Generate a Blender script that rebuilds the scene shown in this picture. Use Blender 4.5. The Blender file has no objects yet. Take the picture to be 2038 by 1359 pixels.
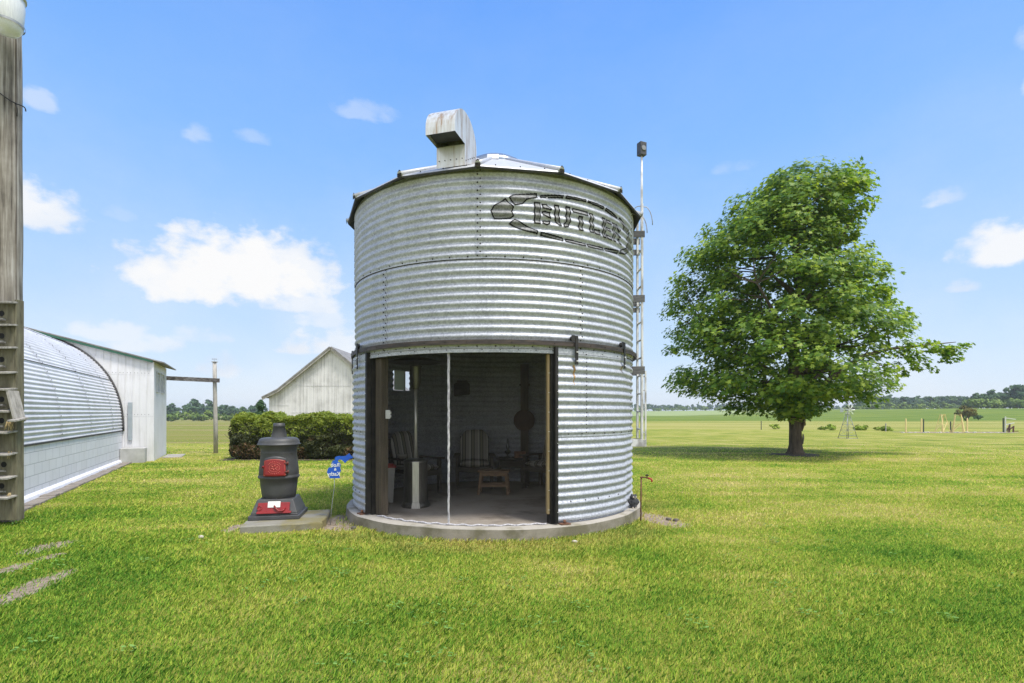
import bpy, math, random
import numpy as np
from mathutils import Vector, Matrix
random.seed(7); rng = np.random.default_rng(11)
R_ = math.radians; PI = math.pi
SC = bpy.context.scene; COL = SC.collection

# ------------------------------------------------------------------ tags
def tag(o, label=None, cat=None, group=None, kind=None):
    if label: o['label'] = label
    if cat: o['category'] = cat
    if group: o['group'] = group
    if kind: o['kind'] = kind
    return o
def thing(name, loc, label, cat, rz=0.0, group=None):
    o = bpy.data.objects.new(name, None); COL.objects.link(o)
    o.location = loc; o.rotation_euler = (0, 0, rz); o.empty_display_size = .1
    return tag(o, label, cat, group)
def dup(src, loc=None, rz=None, parent=None):
    c = src.copy(); COL.objects.link(c)
    if parent is not None: c.parent = parent
    if loc is not None: c.location = loc
    if rz is not None: c.rotation_euler = (0, 0, rz)
    for ch in list(src.children): dup(ch, parent=c)
    return c
def root_loc(p):
    while p.parent: p = p.parent
    return p.location

# ------------------------------------------------------------------ materials
def newmat(name):
    m = bpy.data.materials.new(name); m.use_nodes = True
    nt = m.node_tree; b = nt.nodes['Principled BSDF']
    return m, nt, b
def N(nt, typ, **kw):
    n = nt.nodes.new(typ)
    for k, v in kw.items():
        if k.startswith('i_'): n.inputs[int(k[2:])].default_value = v
        else: setattr(n, k, v)
    return n
def ramp(nt, fac, stops, interp='LINEAR'):
    r = nt.nodes.new('ShaderNodeValToRGB'); r.color_ramp.interpolation = interp
    els = r.color_ramp.elements
    while len(els) > len(stops): els.remove(els[-1])
    while len(els) < len(stops): els.new(.5)
    for e, (p, c) in zip(els, stops):
        e.position = p; e.color = (c[0], c[1], c[2], 1) if hasattr(c, '__len__') else (c, c, c, 1)
    nt.links.new(fac, r.inputs[0]); return r.outputs[0]
def coords(nt, scale=(1, 1, 1), kind='Object', rot=(0, 0, 0)):
    t = nt.nodes.new('ShaderNodeTexCoord'); mp = nt.nodes.new('ShaderNodeMapping')
    mp.inputs['Scale'].default_value = scale; mp.inputs['Rotation'].default_value = rot
    nt.links.new(t.outputs[kind], mp.inputs[0]); return mp.outputs[0]
def noise(nt, vec, scale, detail=4, rough=.55):
    n = nt.nodes.new('ShaderNodeTexNoise'); n.inputs['Scale'].default_value = scale
    n.inputs['Detail'].default_value = detail; n.inputs['Roughness'].default_value = rough
    if vec is not None: nt.links.new(vec, n.inputs['Vector'])
    return n.outputs[0]
def mixc(nt, fac, a, b, mode='MIX'):
    m = nt.nodes.new('ShaderNodeMix'); m.data_type = 'RGBA'; m.blend_type = mode
    for sock, v in ((m.inputs[0], fac), (m.inputs[6], a), (m.inputs[7], b)):
        if hasattr(v, 'is_output'): nt.links.new(v, sock)
        elif hasattr(v, '__len__'): sock.default_value = (v[0], v[1], v[2], 1)
        else: sock.default_value = v
    return m.outputs[2]
def math_(nt, op, a, b=None, c=None, clamp=False):
    m = nt.nodes.new('ShaderNodeMath'); m.operation = op; m.use_clamp = clamp
    for i, v in enumerate((a, b, c)):
        if v is None: continue
        if hasattr(v, 'is_output'): nt.links.new(v, m.inputs[i])
        else: m.inputs[i].default_value = v
    return m.outputs[0]
def bump(nt, bsdf, h, strength=.3, dist=.01):
    b = nt.nodes.new('ShaderNodeBump'); b.inputs['Strength'].default_value = strength
    b.inputs['Distance'].default_value = dist
    nt.links.new(h, b.inputs['Height']); nt.links.new(b.outputs[0], bsdf.inputs['Normal'])
def simple(name, c1, c2=None, scale=8, rough=.6, metal=0.0, sc=(1, 1, 1), bmp=0.0, bdist=.004, detail=5, lo=.35, hi=.65, spec=None):
    m, nt, b = newmat(name)
    b.inputs['Roughness'].default_value = rough; b.inputs['Metallic'].default_value = metal
    if spec is not None: b.inputs['Specular IOR Level'].default_value = spec
    if c2 is None: c2 = tuple(x*.8 for x in c1)
    v = coords(nt, sc); n = noise(nt, v, scale, detail)
    nt.links.new(ramp(nt, n, [(lo, c1), (hi, c2)]), b.inputs['Base Color'])
    if bmp: bump(nt, b, n, bmp, bdist)
    return m

def galv(name, base=(.50, .52, .575), dark=(.25, .265, .31), rough=.66, metal=.36, spangle=55):
    m, nt, b = newmat(name)
    v = coords(nt)
    vo = nt.nodes.new('ShaderNodeTexVoronoi'); vo.inputs['Scale'].default_value = spangle; nt.links.new(v, vo.inputs['Vector'])
    sep = nt.nodes.new('ShaderNodeSeparateColor'); nt.links.new(vo.outputs['Color'], sep.inputs[0])
    n1 = noise(nt, v, 2.2, 6, .6); n2 = noise(nt, v, 130, 3, .7)
    streak = noise(nt, coords(nt, (9, 9, .6)), 1.0, 5, .6)
    f = math_(nt, 'ADD', math_(nt, 'MULTIPLY', sep.outputs[0], .38), math_(nt, 'MULTIPLY', n2, .75))
    f = math_(nt, 'ADD', f, math_(nt, 'MULTIPLY', n1, .35))
    f = math_(nt, 'ADD', f, math_(nt, 'MULTIPLY', streak, .3))
    c = ramp(nt, math_(nt, 'MULTIPLY', f, .62), [(.30, dark), (.50, tuple(.5*(a+d) for a, d in zip(base, dark))), (.66, base)])
    nt.links.new(c, b.inputs['Base Color']); b.inputs['Metallic'].default_value = metal
    nt.links.new(ramp(nt, f, [(.3, rough+.16), (1.1/1.3, rough-.06)]), b.inputs['Roughness'])
    bump(nt, b, f, .12, .002)
    return m
def wood(name, a, b_, c, sc=(14, 14, .8), rough=.85, bmp=.6):
    m, nt, b = newmat(name); b.inputs['Roughness'].default_value = rough
    v = coords(nt, sc); n = noise(nt, v, 2.0, 8, .65); n2 = noise(nt, coords(nt), 2.5, 4)
    f = math_(nt, 'ADD', math_(nt, 'MULTIPLY', n, .75), math_(nt, 'MULTIPLY', n2, .3))
    nt.links.new(ramp(nt, f, [(.34, a), (.5, b_), (.68, c)]), b.inputs['Base Color'])
    bump(nt, b, n, bmp, .012); return m

M = {}
M['steel'] = galv('galvanised_steel')
M['steel_in'] = M['steel']
M['bolt'] = simple('dark_bolt_and_gap_shade', (.02, .018, .016), (.05, .045, .04), 40, .85, 0, spec=.1)  # bolts, and the painted gap shade at laps and seams
M['bolt_bright'] = simple('bright_screw', (.75, .75, .72), None, 40, .35, .4)
M['roofsteel'] = galv('roof_steel', (.50, .51, .54), (.36, .37, .39), .6, .4, 25)
M['hood'] = None
M['blackiron'] = simple('black_iron', (.012, .012, .013), (.03, .027, .025), 12, .5, .3)
M['railiron'] = simple('rail_iron', (.035, .03, .028), (.085, .065, .055), 6, .55, .4, sc=(1, 1, 6))
M['shadedark'] = simple('painted_shade_dark', (.02, .02, .022), (.045, .045, .045), 9, .7)  # dark colour for shade painted at the door edges and eave
M['rust'] = simple('rust_stain', (.45, .25, .07), (.33, .19, .07), 18, .8)
M['rustiron'] = simple('rusty_iron', (.10, .05, .03), (.2, .09, .05), 25, .8, .2)
def hoodmat():
    m, nt, b = newmat('vent_sheet_metal')
    s = noise(nt, coords(nt, (14, 14, 1.1)), 1.6, 5, .6); n = noise(nt, coords(nt), 3, 5)
    f = math_(nt, 'ADD', math_(nt, 'MULTIPLY', s, .7), math_(nt, 'MULTIPLY', n, .3))
    nt.links.new(ramp(nt, f, [(.36, (.36, .26, .18)), (.46, (.54, .52, .49)), (.56, (.64, .65, .65))]), b.inputs['Base Color'])
    b.inputs['Metallic'].default_value = .45; b.inputs['Roughness'].default_value = .45
    bump(nt, b, n, .15, .02); return m
M['hood'] = hoodmat()
M['hooddark'] = simple('vent_dark_inside', (.03, .03, .035), (.05, .05, .055), 6, .6)
M['capglass'] = simple('roof_cap_metal', (.22, .26, .32), (.30, .35, .42), 6, .25, .6)
def screenmat():
    m, nt, b = newmat('screen_mesh')
    b.inputs['Base Color'].default_value = (.022, .021, .019, 1); b.inputs['Roughness'].default_value = .8
    b.inputs['Specular IOR Level'].default_value = .15
    t = nt.nodes.new('ShaderNodeBsdfTransparent'); mx = nt.nodes.new('ShaderNodeMixShader')
    n = noise(nt, coords(nt, (1, 1, .5)), 2.3, 4)
    nt.links.new(ramp(nt, n, [(.3, .19), (.7, .27)]), mx.inputs[0])
    nt.links.new(t.outputs[0], mx.inputs[1]); nt.links.new(b.outputs[0], mx.inputs[2])
    nt.links.new(mx.outputs[0], nt.nodes['Material Output'].inputs[0]); return m
M['screen'] = screenmat()
M['zip'] = simple('zip_tape', (.55, .55, .56), (.25, .24, .28), 9, .7, 0, (6, 6, 2))
def concrete(name, a, b_, moss, sc=3.0, mossamt=(.55, .68)):
    m, nt, b = newmat(name); b.inputs['Roughness'].default_value = .9
    v = coords(nt); n = noise(nt, v, sc, 8, .65); n2 = noise(nt, v, sc*.7+1, 6, .6); n3 = noise(nt, v, 60, 4, .7)
    c = ramp(nt, n, [(.3, a), (.7, b_)])
    c = mixc(nt, ramp(nt, n2, [(mossamt[0], 0.0), (mossamt[1], .8)]), c, moss)
    c = mixc(nt, math_(nt, 'MULTIPLY', n3, .5), c, (.14, .13, .12))
    nt.links.new(c, b.inputs['Base Color'])
    bump(nt, b, math_(nt, 'ADD', n3, n), .5, .008); return m
M['concrete'] = concrete('weathered_concrete', (.44, .41, .36), (.34, .315, .27), (.20, .18, .11))
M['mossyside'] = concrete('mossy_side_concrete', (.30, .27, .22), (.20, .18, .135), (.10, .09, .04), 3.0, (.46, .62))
M['slab'] = concrete('mossy_slab_concrete', (.27, .265, .225), (.19, .18, .145), (.20, .17, .035), 2.5, (.46, .62))
M['floor'] = concrete('stained_floor_concrete', (.56, .50, .43), (.42, .36, .30), (.19, .15, .12), 1.6, (.52, .72))
def blockmat():
    m, nt, b = newmat('white_painted_block'); b.inputs['Roughness'].default_value = .75
    t = nt.nodes.new('ShaderNodeTexCoord'); sp = nt.nodes.new('ShaderNodeSeparateXYZ'); cb = nt.nodes.new('ShaderNodeCombineXYZ')
    nt.links.new(t.outputs['Object'], sp.inputs[0]); nt.links.new(sp.outputs[0], cb.inputs[0]); nt.links.new(sp.outputs[2], cb.inputs[1])
    br = nt.nodes.new('ShaderNodeTexBrick'); nt.links.new(cb.outputs[0], br.inputs[0])
    br.inputs['Scale'].default_value = 1; br.inputs['Brick Width'].default_value = .41; br.inputs['Row Height'].default_value = .205
    br.inputs['Mortar Size'].default_value = .006; br.inputs['Color1'].default_value = (.74, .74, .78, 1)
    br.inputs['Color2'].default_value = (.69, .69, .73, 1); br.inputs['Mortar'].default_value = (.40, .41, .44, 1)
    n = noise(nt, coords(nt), 2.0, 5)
    nt.links.new(mixc(nt, ramp(nt, n, [(.45, 0.0), (.75, .3)]), br.outputs[0], (.6, .58, .55)), b.inputs['Base Color'])
    bump(nt, b, math_(nt, 'SUBTRACT', 1.0, br.outputs[1]), .6, .01); return m
M['block'] = blockmat()
def whitemetal(name, base=(.68, .68, .71), dirt=(.46, .45, .44), sc=(7, 7, .5), amt=.55, rough=.5, lo=.45):
    m, nt, b = newmat(name); b.inputs['Roughness'].default_value = rough
    s = noise(nt, coords(nt, sc), 1.6, 6, .65); n = noise(nt, coords(nt), 1.1, 4)
    f = math_(nt, 'MULTIPLY', math_(nt, 'ADD', s, n), .5)
    nt.links.new(mixc(nt, ramp(nt, f, [(lo, 0.0), (lo+.2, amt)]), base, dirt), b.inputs['Base Color'])
    bump(nt, b, n, .25, .05); return m
M['whitesheet'] = whitemetal('white_painted_sheet')
M['vault'] = whitemetal('white_corrugated_sheet', (.66, .66, .70), (.44, .43, .44), (3, 3, 3), .55)
M['barnwall'] = whitemetal('weathered_white_metal', (.68, .67, .68), (.24, .235, .23), (8, 8, .16), .7, .7, .46)
M['greentrim'] = simple('green_trim', (.015, .08, .045), (.02, .10, .06), 5, .4)
M['darktrim'] = simple('dark_trim', (.035, .035, .04), (.07, .065, .065), 8, .7)
M['greyroof'] = simple('grey_weathered_roof', (.16, .15, .145), (.26, .25, .24), 5, .7)
M['greystrip'] = simple('grey_sheet_strip', (.33, .38, .42), (.42, .46, .5), 4, .5, .3)
M['windowframe'] = simple('window_frame_paint', (.45, .46, .48), (.6, .6, .62), 7, .6)
def glassmat(name, col):
    m, nt, b = newmat(name); b.inputs['Base Color'].default_value = (*col, 1); b.inputs['Roughness'].default_value = .06
    b.inputs['Specular IOR Level'].default_value = 1.0; b.inputs['Metallic'].default_value = .6; return m
M['pane'] = glassmat('window_glass', (.8, .84, .88))
M['paver'] = simple('edging_pavers', (.28, .24, .20), (.17, .15, .13), 7, .9, bmp=.5, bdist=.01)
M['polewood'] = wood('weathered_pole_wood', (.035, .028, .022), (.20, .18, .15), (.40, .38, .345), (16, 16, .6))
M['polebark'] = wood('dark_pole_edge', (.03, .025, .02), (.10, .085, .07), (.22, .2, .17))
M['boxwood'] = wood('mossy_board_wood', (.05, .047, .03), (.125, .115, .075), (.20, .19, .125), (10, 10, 1.5))
M['greywood'] = wood('grey_board_wood', (.16, .15, .135), (.30, .285, .26), (.44, .42, .39))
M['postwood'] = wood('bleached_post_wood', (.14, .125, .11), (.34, .32, .29), (.5, .48, .45), (16, 16, 1.2))
M['beamwood'] = wood('dark_beam_wood', (.035, .03, .028), (.10, .09, .085), (.30, .29, .28), (3, 12, 12))
M['hole'] = simple('dark_hole', (.006, .006, .006), (.01, .01, .01), 5, .9)
M['straw'] = simple('straw', (.35, .26, .12), (.45, .36, .2), 20, .9)
M['lens'] = simple('prismatic_plastic', (.72, .74, .76), (.6, .62, .65), 4, .25, 0, (30, 30, 1))
M['hoodgrey'] = simple('lamp_hood_grey', (.5, .52, .54), None, 4, .4, .5)
def stovemat():
    m, nt, b = newmat('stove_grey_paint'); b.inputs['Roughness'].default_value = .55
    n = noise(nt, coords(nt), 5, 6); n3 = noise(nt, coords(nt), 90, 3)
    c = ramp(nt, n, [(.35, (.042, .044, .048)), (.65, (.062, .063, .067))])
    nt.links.new(mixc(nt, ramp(nt, n3, [(.66, 0.0), (.72, .6)]), c, (.16, .15, .14)), b.inputs['Base Color'])
    bump(nt, b, n3, .2, .002); return m
M['stove'] = stovemat()
M['stovered'] = simple('red_stove_paint', (.25, .009, .012), (.18, .008, .010), 8, .42, bmp=.1)
M['stovedark'] = simple('rusty_hinge', (.05, .02, .018), (.16, .04, .03), 30, .6)
M['gold'] = simple('worn_emblem_edge', (.42, .05, .04), (.5, .14, .09), 60, .5)
M['plate'] = simple('white_plate', (.72, .72, .71), (.6, .6, .6), 9, .5)
M['signblue'] = simple('blue_sign_paint', (.006, .075, .46), (.008, .10, .52), 4, .4)
M['signwhite'] = simple('white_letter_paint', (.75, .78, .8), None, 4, .5)
M['rodgrey'] = simple('grey_rod', (.22, .24, .25), (.33, .34, .36), 20, .5, .4)
M['ladderwhite'] = simple('flaking_white_paint', (.68, .68, .68), (.32, .31, .30), 9, .7, 0, (1, 1, .4), lo=.45, hi=.6)
M['ladderdark'] = wood('grey_bracket_wood', (.04, .04, .042), (.10, .10, .105), (.19, .19, .19), (2, 2, 16))
M['lampblack'] = simple('lamp_black', (.03, .032, .036), (.06, .06, .066), 12, .5)
M['lampglass'] = glassmat('lamp_glass', (.2, .21, .22))
M['owl'] = simple('owl_dark_stone', (.018, .02, .026), (.07, .072, .08), 35, .8, bmp=.7, bdist=.01)
M['redpaint'] = simple('red_tap_handle', (.45, .03, .02), (.35, .05, .03), 8, .5)
M['strapyel'] = simple('yellow_strap', (.42, .36, .12), (.3, .27, .1), 30, .8)
M['straporange'] = simple('orange_strap', (.62, .09, .03), (.5, .07, .03), 10, .7)
M['yellowwood'] = simple('pale_yellow_wood', (.72, .58, .26), (.6, .48, .22), 9, .7)
M['darkpost'] = simple('dark_green_post', (.03, .05, .035), (.06, .07, .05), 9, .7)
M['palepipe'] = simple('pale_pipe', (.62, .64, .62), None, 9, .5)
M['redbrown'] = simple('red_brown_metal', (.11, .04, .03), (.06, .03, .025), 9, .6)
M['stone'] = simple('pale_stone', (.50, .46, .40), (.33, .3, .26), 6, .9, bmp=.5)
M['darkstone'] = simple('dark_stone', (.06, .055, .05), (.14, .12, .1), 10, .9, bmp=.5)
M['windmill'] = simple('windmill_grey_metal', (.22, .24, .23), (.34, .36, .35), 9, .5, .5)
M['windwhite'] = simple('windmill_white', (.7, .7, .7), None, 9, .5)
# interior
def stripes():
    m, nt, b = newmat('striped_cushion_fabric'); b.inputs['Roughness'].default_value = .95
    t = nt.nodes.new('ShaderNodeTexCoord'); sp = nt.nodes.new('ShaderNodeSeparateXYZ'); nt.links.new(t.outputs['Object'], sp.inputs[0])
    f = math_(nt, 'FRACT', math_(nt, 'MULTIPLY', math_(nt, 'ADD', sp.outputs[0], 3.0), 6.2))
    c = ramp(nt, f, [(0, (.50, .48, .44)), (.16, (.50, .48, .44)), (.17, (.045, .045, .06)), (.24, (.045, .045, .06)), (.25, (.24, .22, .18)),
                     (.52, (.24, .22, .18)), (.53, (.045, .045, .06)), (.59, (.045, .045, .06)), (.60, (.33, .31, .28)), (1, (.33, .31, .28))], 'CONSTANT')
    nt.links.new(c, b.inputs['Base Color']); bump(nt, b, noise(nt, coords(nt), 18, 3), .3, .01); return m
M['stripe'] = stripes()
M['chairwood'] = wood('dark_chair_wood', (.03, .026, .022), (.07, .06, .05), (.11, .095, .08), (2, 2, 9))
M['stoolwood'] = wood('brown_stool_wood', (.12, .075, .045), (.22, .14, .085), (.3, .2, .12), (2, 12, 12))
M['jambwood'] = wood('brown_jamb_wood', (.045, .036, .026), (.10, .08, .058), (.15, .12, .09))
M['tanwood'] = wood('tan_strip_wood', (.22, .16, .08), (.34, .25, .13), (.42, .32, .18))
M['chrome'] = simple('brushed_steel', (.80, .78, .73), (.66, .64, .59), 6, .35, .55, (14, 14, 1))
M['heaterdark'] = simple('dark_brushed_steel', (.24, .235, .22), (.17, .165, .155), 6, .38, .8, (14, 14, 1))
M['canwhite'] = simple('off_white_plastic', (.62, .60, .55), (.52, .5, .46), 5, .5)
M['canred'] = simple('red_plastic', (.42, .04, .035), None, 5, .45)
M['plaque'] = simple('brown_plaque', (.11, .06, .04), (.075, .042, .03), 7, .75)
M['lampoil'] = simple('dark_glass_lamp', (.02, .022, .026), (.04, .045, .05), 5, .2)
M['boxred'] = simple('reddish_box', (.2, .085, .05), (.28, .16, .1), 18, .7)
# plants
def leafmat(name, dark, mid, light, trans=.35, rough=.5, spec=.3, tint=(1.25, 1.2, .6)):
    m, nt, b = newmat(name)
    g = nt.nodes.new('ShaderNodeNewGeometry'); n = noise(nt, coords(nt), 1.3, 3)
    f = math_(nt, 'ADD', math_(nt, 'MULTIPLY', g.outputs['Random Per Island'], .6), math_(nt, 'MULTIPLY', n, .45))
    c = ramp(nt, f, [(.15, dark), (.5, mid), (.9, light)])
    nt.links.new(c, b.inputs['Base Color']); b.inputs['Roughness'].default_value = rough; b.inputs['Specular IOR Level'].default_value = spec
    tr = nt.nodes.new('ShaderNodeBsdfTranslucent'); mx = nt.nodes.new('ShaderNodeMixShader'); mx.inputs[0].default_value = trans
    nt.links.new(mixc(nt, 1.0, c, tint, 'MULTIPLY'), tr.inputs[0])
    nt.links.new(b.outputs[0], mx.inputs[1]); nt.links.new(tr.outputs[0], mx.inputs[2])
    nt.links.new(mx.outputs[0], nt.nodes['Material Output'].inputs[0]); return m
M['vinyl'] = leafmat('pale_vinyl', (.62, .64, .55), (.60, .60, .52), (.55, .55, .46), .6, tint=(1, 1, .95))
M['maple'] = leafmat('maple_leaves', (.045, .115, .024), (.14, .255, .036), (.40, .50, .08), .5)
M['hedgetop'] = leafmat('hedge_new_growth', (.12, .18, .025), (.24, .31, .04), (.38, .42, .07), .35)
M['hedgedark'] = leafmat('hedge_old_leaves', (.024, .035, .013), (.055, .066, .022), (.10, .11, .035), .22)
M['hedgedead'] = leafmat('hedge_dead_leaves', (.14, .08, .04), (.27, .165, .09), (.42, .28, .17), .2)
M['hedgecore'] = simple('hedge_twigs', (.035, .028, .02), (.06, .045, .03), 14, .9)
M['bark'] = wood('tree_bark', (.03, .022, .016), (.075, .058, .042), (.13, .105, .08), (9, 9, 1.4), .9, .9)
M['soil'] = simple('dark_soil', (.06, .045, .03), (.10, .075, .05), 12, .95, bmp=.8, bdist=.02)
M['dirt'] = simple('sandy_dirt', (.33, .26, .18), (.22, .165, .11), 6, .95, bmp=.8, bdist=.02)
def fartree(name, dark, mid, light):
    m, nt, b = newmat(name)
    g = nt.nodes.new('ShaderNodeNewGeometry'); oi = nt.nodes.new('ShaderNodeObjectInfo')
    f = math_(nt, 'ADD', math_(nt, 'MULTIPLY', g.outputs['Random Per Island'], .5), math_(nt, 'MULTIPLY', oi.outputs['Random'], .5))
    nt.links.new(ramp(nt, f, [(.1, dark), (.5, mid), (.9, light)]), b.inputs['Base Color'])
    b.inputs['Roughness'].default_value = .8; b.inputs['Specular IOR Level'].default_value = .1; return m
M['fartree'] = fartree('far_tree_leaves', (.045, .085, .045), (.07, .125, .055), (.11, .175, .065))
M['farbush'] = fartree('far_bush_leaves', (.09, .15, .035), (.14, .21, .045), (.20, .27, .065))
M['redbush'] = fartree('reddish_bush_leaves', (.06, .075, .02), (.13, .105, .03), (.14, .17, .04))
M['weed'] = fartree('weed_leaves', (.17, .25, .03), (.24, .33, .05), (.32, .38, .08))
M['clover'] = fartree('clover_leaves', (.08, .17, .035), (.15, .27, .06), (.30, .38, .14))
M['trunkfar'] = simple('far_trunk', (.07, .06, .05), None, 3, .9)

# ------------------------------------------------------------------ mesh builder
class MB:
    def __init__(s): s.v = []; s.f = []; s.m = []; s.s = []
    def add(s, verts, faces, m=0, smooth=False):
        o = len(s.v); s.v += [tuple(v) for v in verts]
        for f in faces: s.f.append(tuple(i+o for i in f)); s.m.append(m); s.s.append(smooth)
        return s
    def box(s, c, d, rz=0, m=0, rx=0, ry=0):
        rot = Matrix.Rotation(rz, 3, 'Z') @ Matrix.Rotation(ry, 3, 'Y') @ Matrix.Rotation(rx, 3, 'X')
        vs = [Vector(c)+rot @ Vector((x*d[0]/2, y*d[1]/2, z*d[2]/2)) for z in (-1, 1) for y in (-1, 1) for x in (-1, 1)]
        return s.add(vs, [(0, 2, 3, 1), (4, 5, 7, 6), (0, 1, 5, 4), (2, 6, 7, 3), (0, 4, 6, 2), (1, 3, 7, 5)], m)
    def bar(s, a, b, w, t=None, m=0, up=(0, 0, 1)):
        a, b = Vector(a), Vector(b); t = t or w; d = (b-a).normalized(); u = Vector(up)
        if abs(d.dot(u)) > .98: u = Vector((0, 1, 0))
        x = d.cross(u).normalized(); y = x.cross(d)
        vs = [p+x*i*w/2+y*j*t/2 for p in (a, b) for i, j in ((-1, -1), (1, -1), (1, 1), (-1, 1))]
        return s.add(vs, [(0, 3, 2, 1), (4, 5, 6, 7), (0, 1, 5, 4), (1, 2, 6, 5), (2, 3, 7, 6), (3, 0, 4, 7)], m)
    def tube(s, pts, r, n=8, m=0, caps=True, smooth=True):
        pts = [Vector(p) for p in pts]; k = len(pts)
        rs = r if hasattr(r, '__len__') else [r]*k
        vs = []; fs = []; px = None
        for i, p in enumerate(pts):
            d = (pts[min(i+1, k-1)]-pts[max(i-1, 0)])
            d = d.normalized() if d.length > 1e-9 else Vector((0, 0, 1))
            if px is None:
                u = Vector((0, 0, 1)) if abs(d.z) < .9 else Vector((1, 0, 0)); px = d.cross(u).normalized()
            else:
                px = (px-d*px.dot(d)); px = px.normalized() if px.length > 1e-6 else d.orthogonal().normalized()
            py = d.cross(px)
            for j in range(n):
                a = 2*PI*j/n; vs.append(p+(px*math.cos(a)+py*math.sin(a))*rs[i])
        for i in range(k-1):
            for j in range(n):
                fs.append((i*n+j, i*n+(j+1) % n, (i+1)*n+(j+1) % n, (i+1)*n+j))
        s.add(vs, fs, m, smooth)
        if caps:
            o = len(s.v)-k*n
            s.f.append(tuple(o+j for j in range(n))[::-1]); s.m.append(m); s.s.append(False)
            s.f.append(tuple(o+(k-1)*n+j for j in range(n))); s.m.append(m); s.s.append(False)
        return s
    def lathe(s, prof, c=(0, 0, 0), n=32, m=0, smooth=True, a0=0, a1=2*PI, sq=None):
        k = len(prof); full = abs(a1-a0-2*PI) < 1e-6; nn = n if full else n+1
        vs = [(c[0]+r*math.cos(a0+(a1-a0)*j/n), c[1]+r*math.sin(a0+(a1-a0)*j/n), c[2]+z) for r, z in prof for j in range(nn)]
        fs = []
        for i in range(k-1):
            for j in range(n):
                j2 = (j+1) % nn
                fs.append((i*nn+j, i*nn+j2, (i+1)*nn+j2, (i+1)*nn+j))
        return s.add(vs, fs, m, smooth)
    def extrude(s, poly, o, u, v, t, m=0, m2=None):
        """flat polygon (2d list) in the plane o+u*a+v*b, given thickness t along u x v"""
        o, u, v = Vector(o), Vector(u), Vector(v); w = u.cross(v).normalized()*t; n = len(poly)
        a = [o+u*p[0]+v*p[1] for p in poly]; b = [p+w for p in a]
        s.add(a+b, [tuple(range(n))[::-1]], m); off = len(s.v)-2*n
        s.f.append(tuple(off+n+i for i in range(n))); s.m.append(m if m2 is None else m2); s.s.append(False)
        for i in range(n):
            j = (i+1) % n
            s.f.append((off+i, off+j, off+n+j, off+n+i)); s.m.append(m); s.s.append(False)
        return s
    def build(s, name, mats, parent=None, local=False, loc=None, bev=0, hide=False):
        me = bpy.data.meshes.new(name)
        off = Vector((0, 0, 0))
        if parent is not None and not local: off = root_loc(parent)
        elif loc is not None: off = Vector(loc)
        vs = s.v if off.length == 0 else [(v[0]-off[0], v[1]-off[1], v[2]-off[2]) for v in s.v]
        me.from_pydata(vs, [], s.f)
        if not isinstance(mats, (list, tuple)): mats = [mats]
        for mm in mats: me.materials.append(mm)
        me.polygons.foreach_set('material_index', s.m); me.polygons.foreach_set('use_smooth', s.s)
        me.update()
        o = bpy.data.objects.new(name, me); COL.objects.link(o)
        if parent is not None: o.parent = parent
        elif loc is not None: o.location = loc
        if bev:
            b = o.modifiers.new('bevel', 'BEVEL'); b.width = bev; b.segments = 2; b.limit_method = 'ANGLE'; b.angle_limit = R_(40)
        return o
def np_mesh(name, V, polys_n, mats, midx=None, smooth=False, parent=None, loc=None):
    """V: (n*k,3) verts in order, every k verts are one polygon"""
    k = polys_n; n = len(V)//k
    me = bpy.data.meshes.new(name); me.vertices.add(len(V)); me.loops.add(len(V)); me.polygons.add(n)
    me.vertices.foreach_set('co', np.ascontiguousarray(V, dtype=np.float32).ravel())
    me.loops.foreach_set('vertex_index', np.arange(len(V), dtype=np.int32))
    me.polygons.foreach_set('loop_start', np.arange(0, len(V), k, dtype=np.int32))
    for mm in (mats if isinstance(mats, (list, tuple)) else [mats]): me.materials.append(mm)
    if midx is not None: me.polygons.foreach_set('material_index', midx.astype(np.int32))
    if smooth: me.polygons.foreach_set('use_smooth', np.ones(n, dtype=bool))
    me.update(calc_edges=True); me.validate()
    o = bpy.data.objects.new(name, me); COL.objects.link(o)
    if parent is not None: o.parent = parent
    if loc is not None: o.location = loc
    return o

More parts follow.
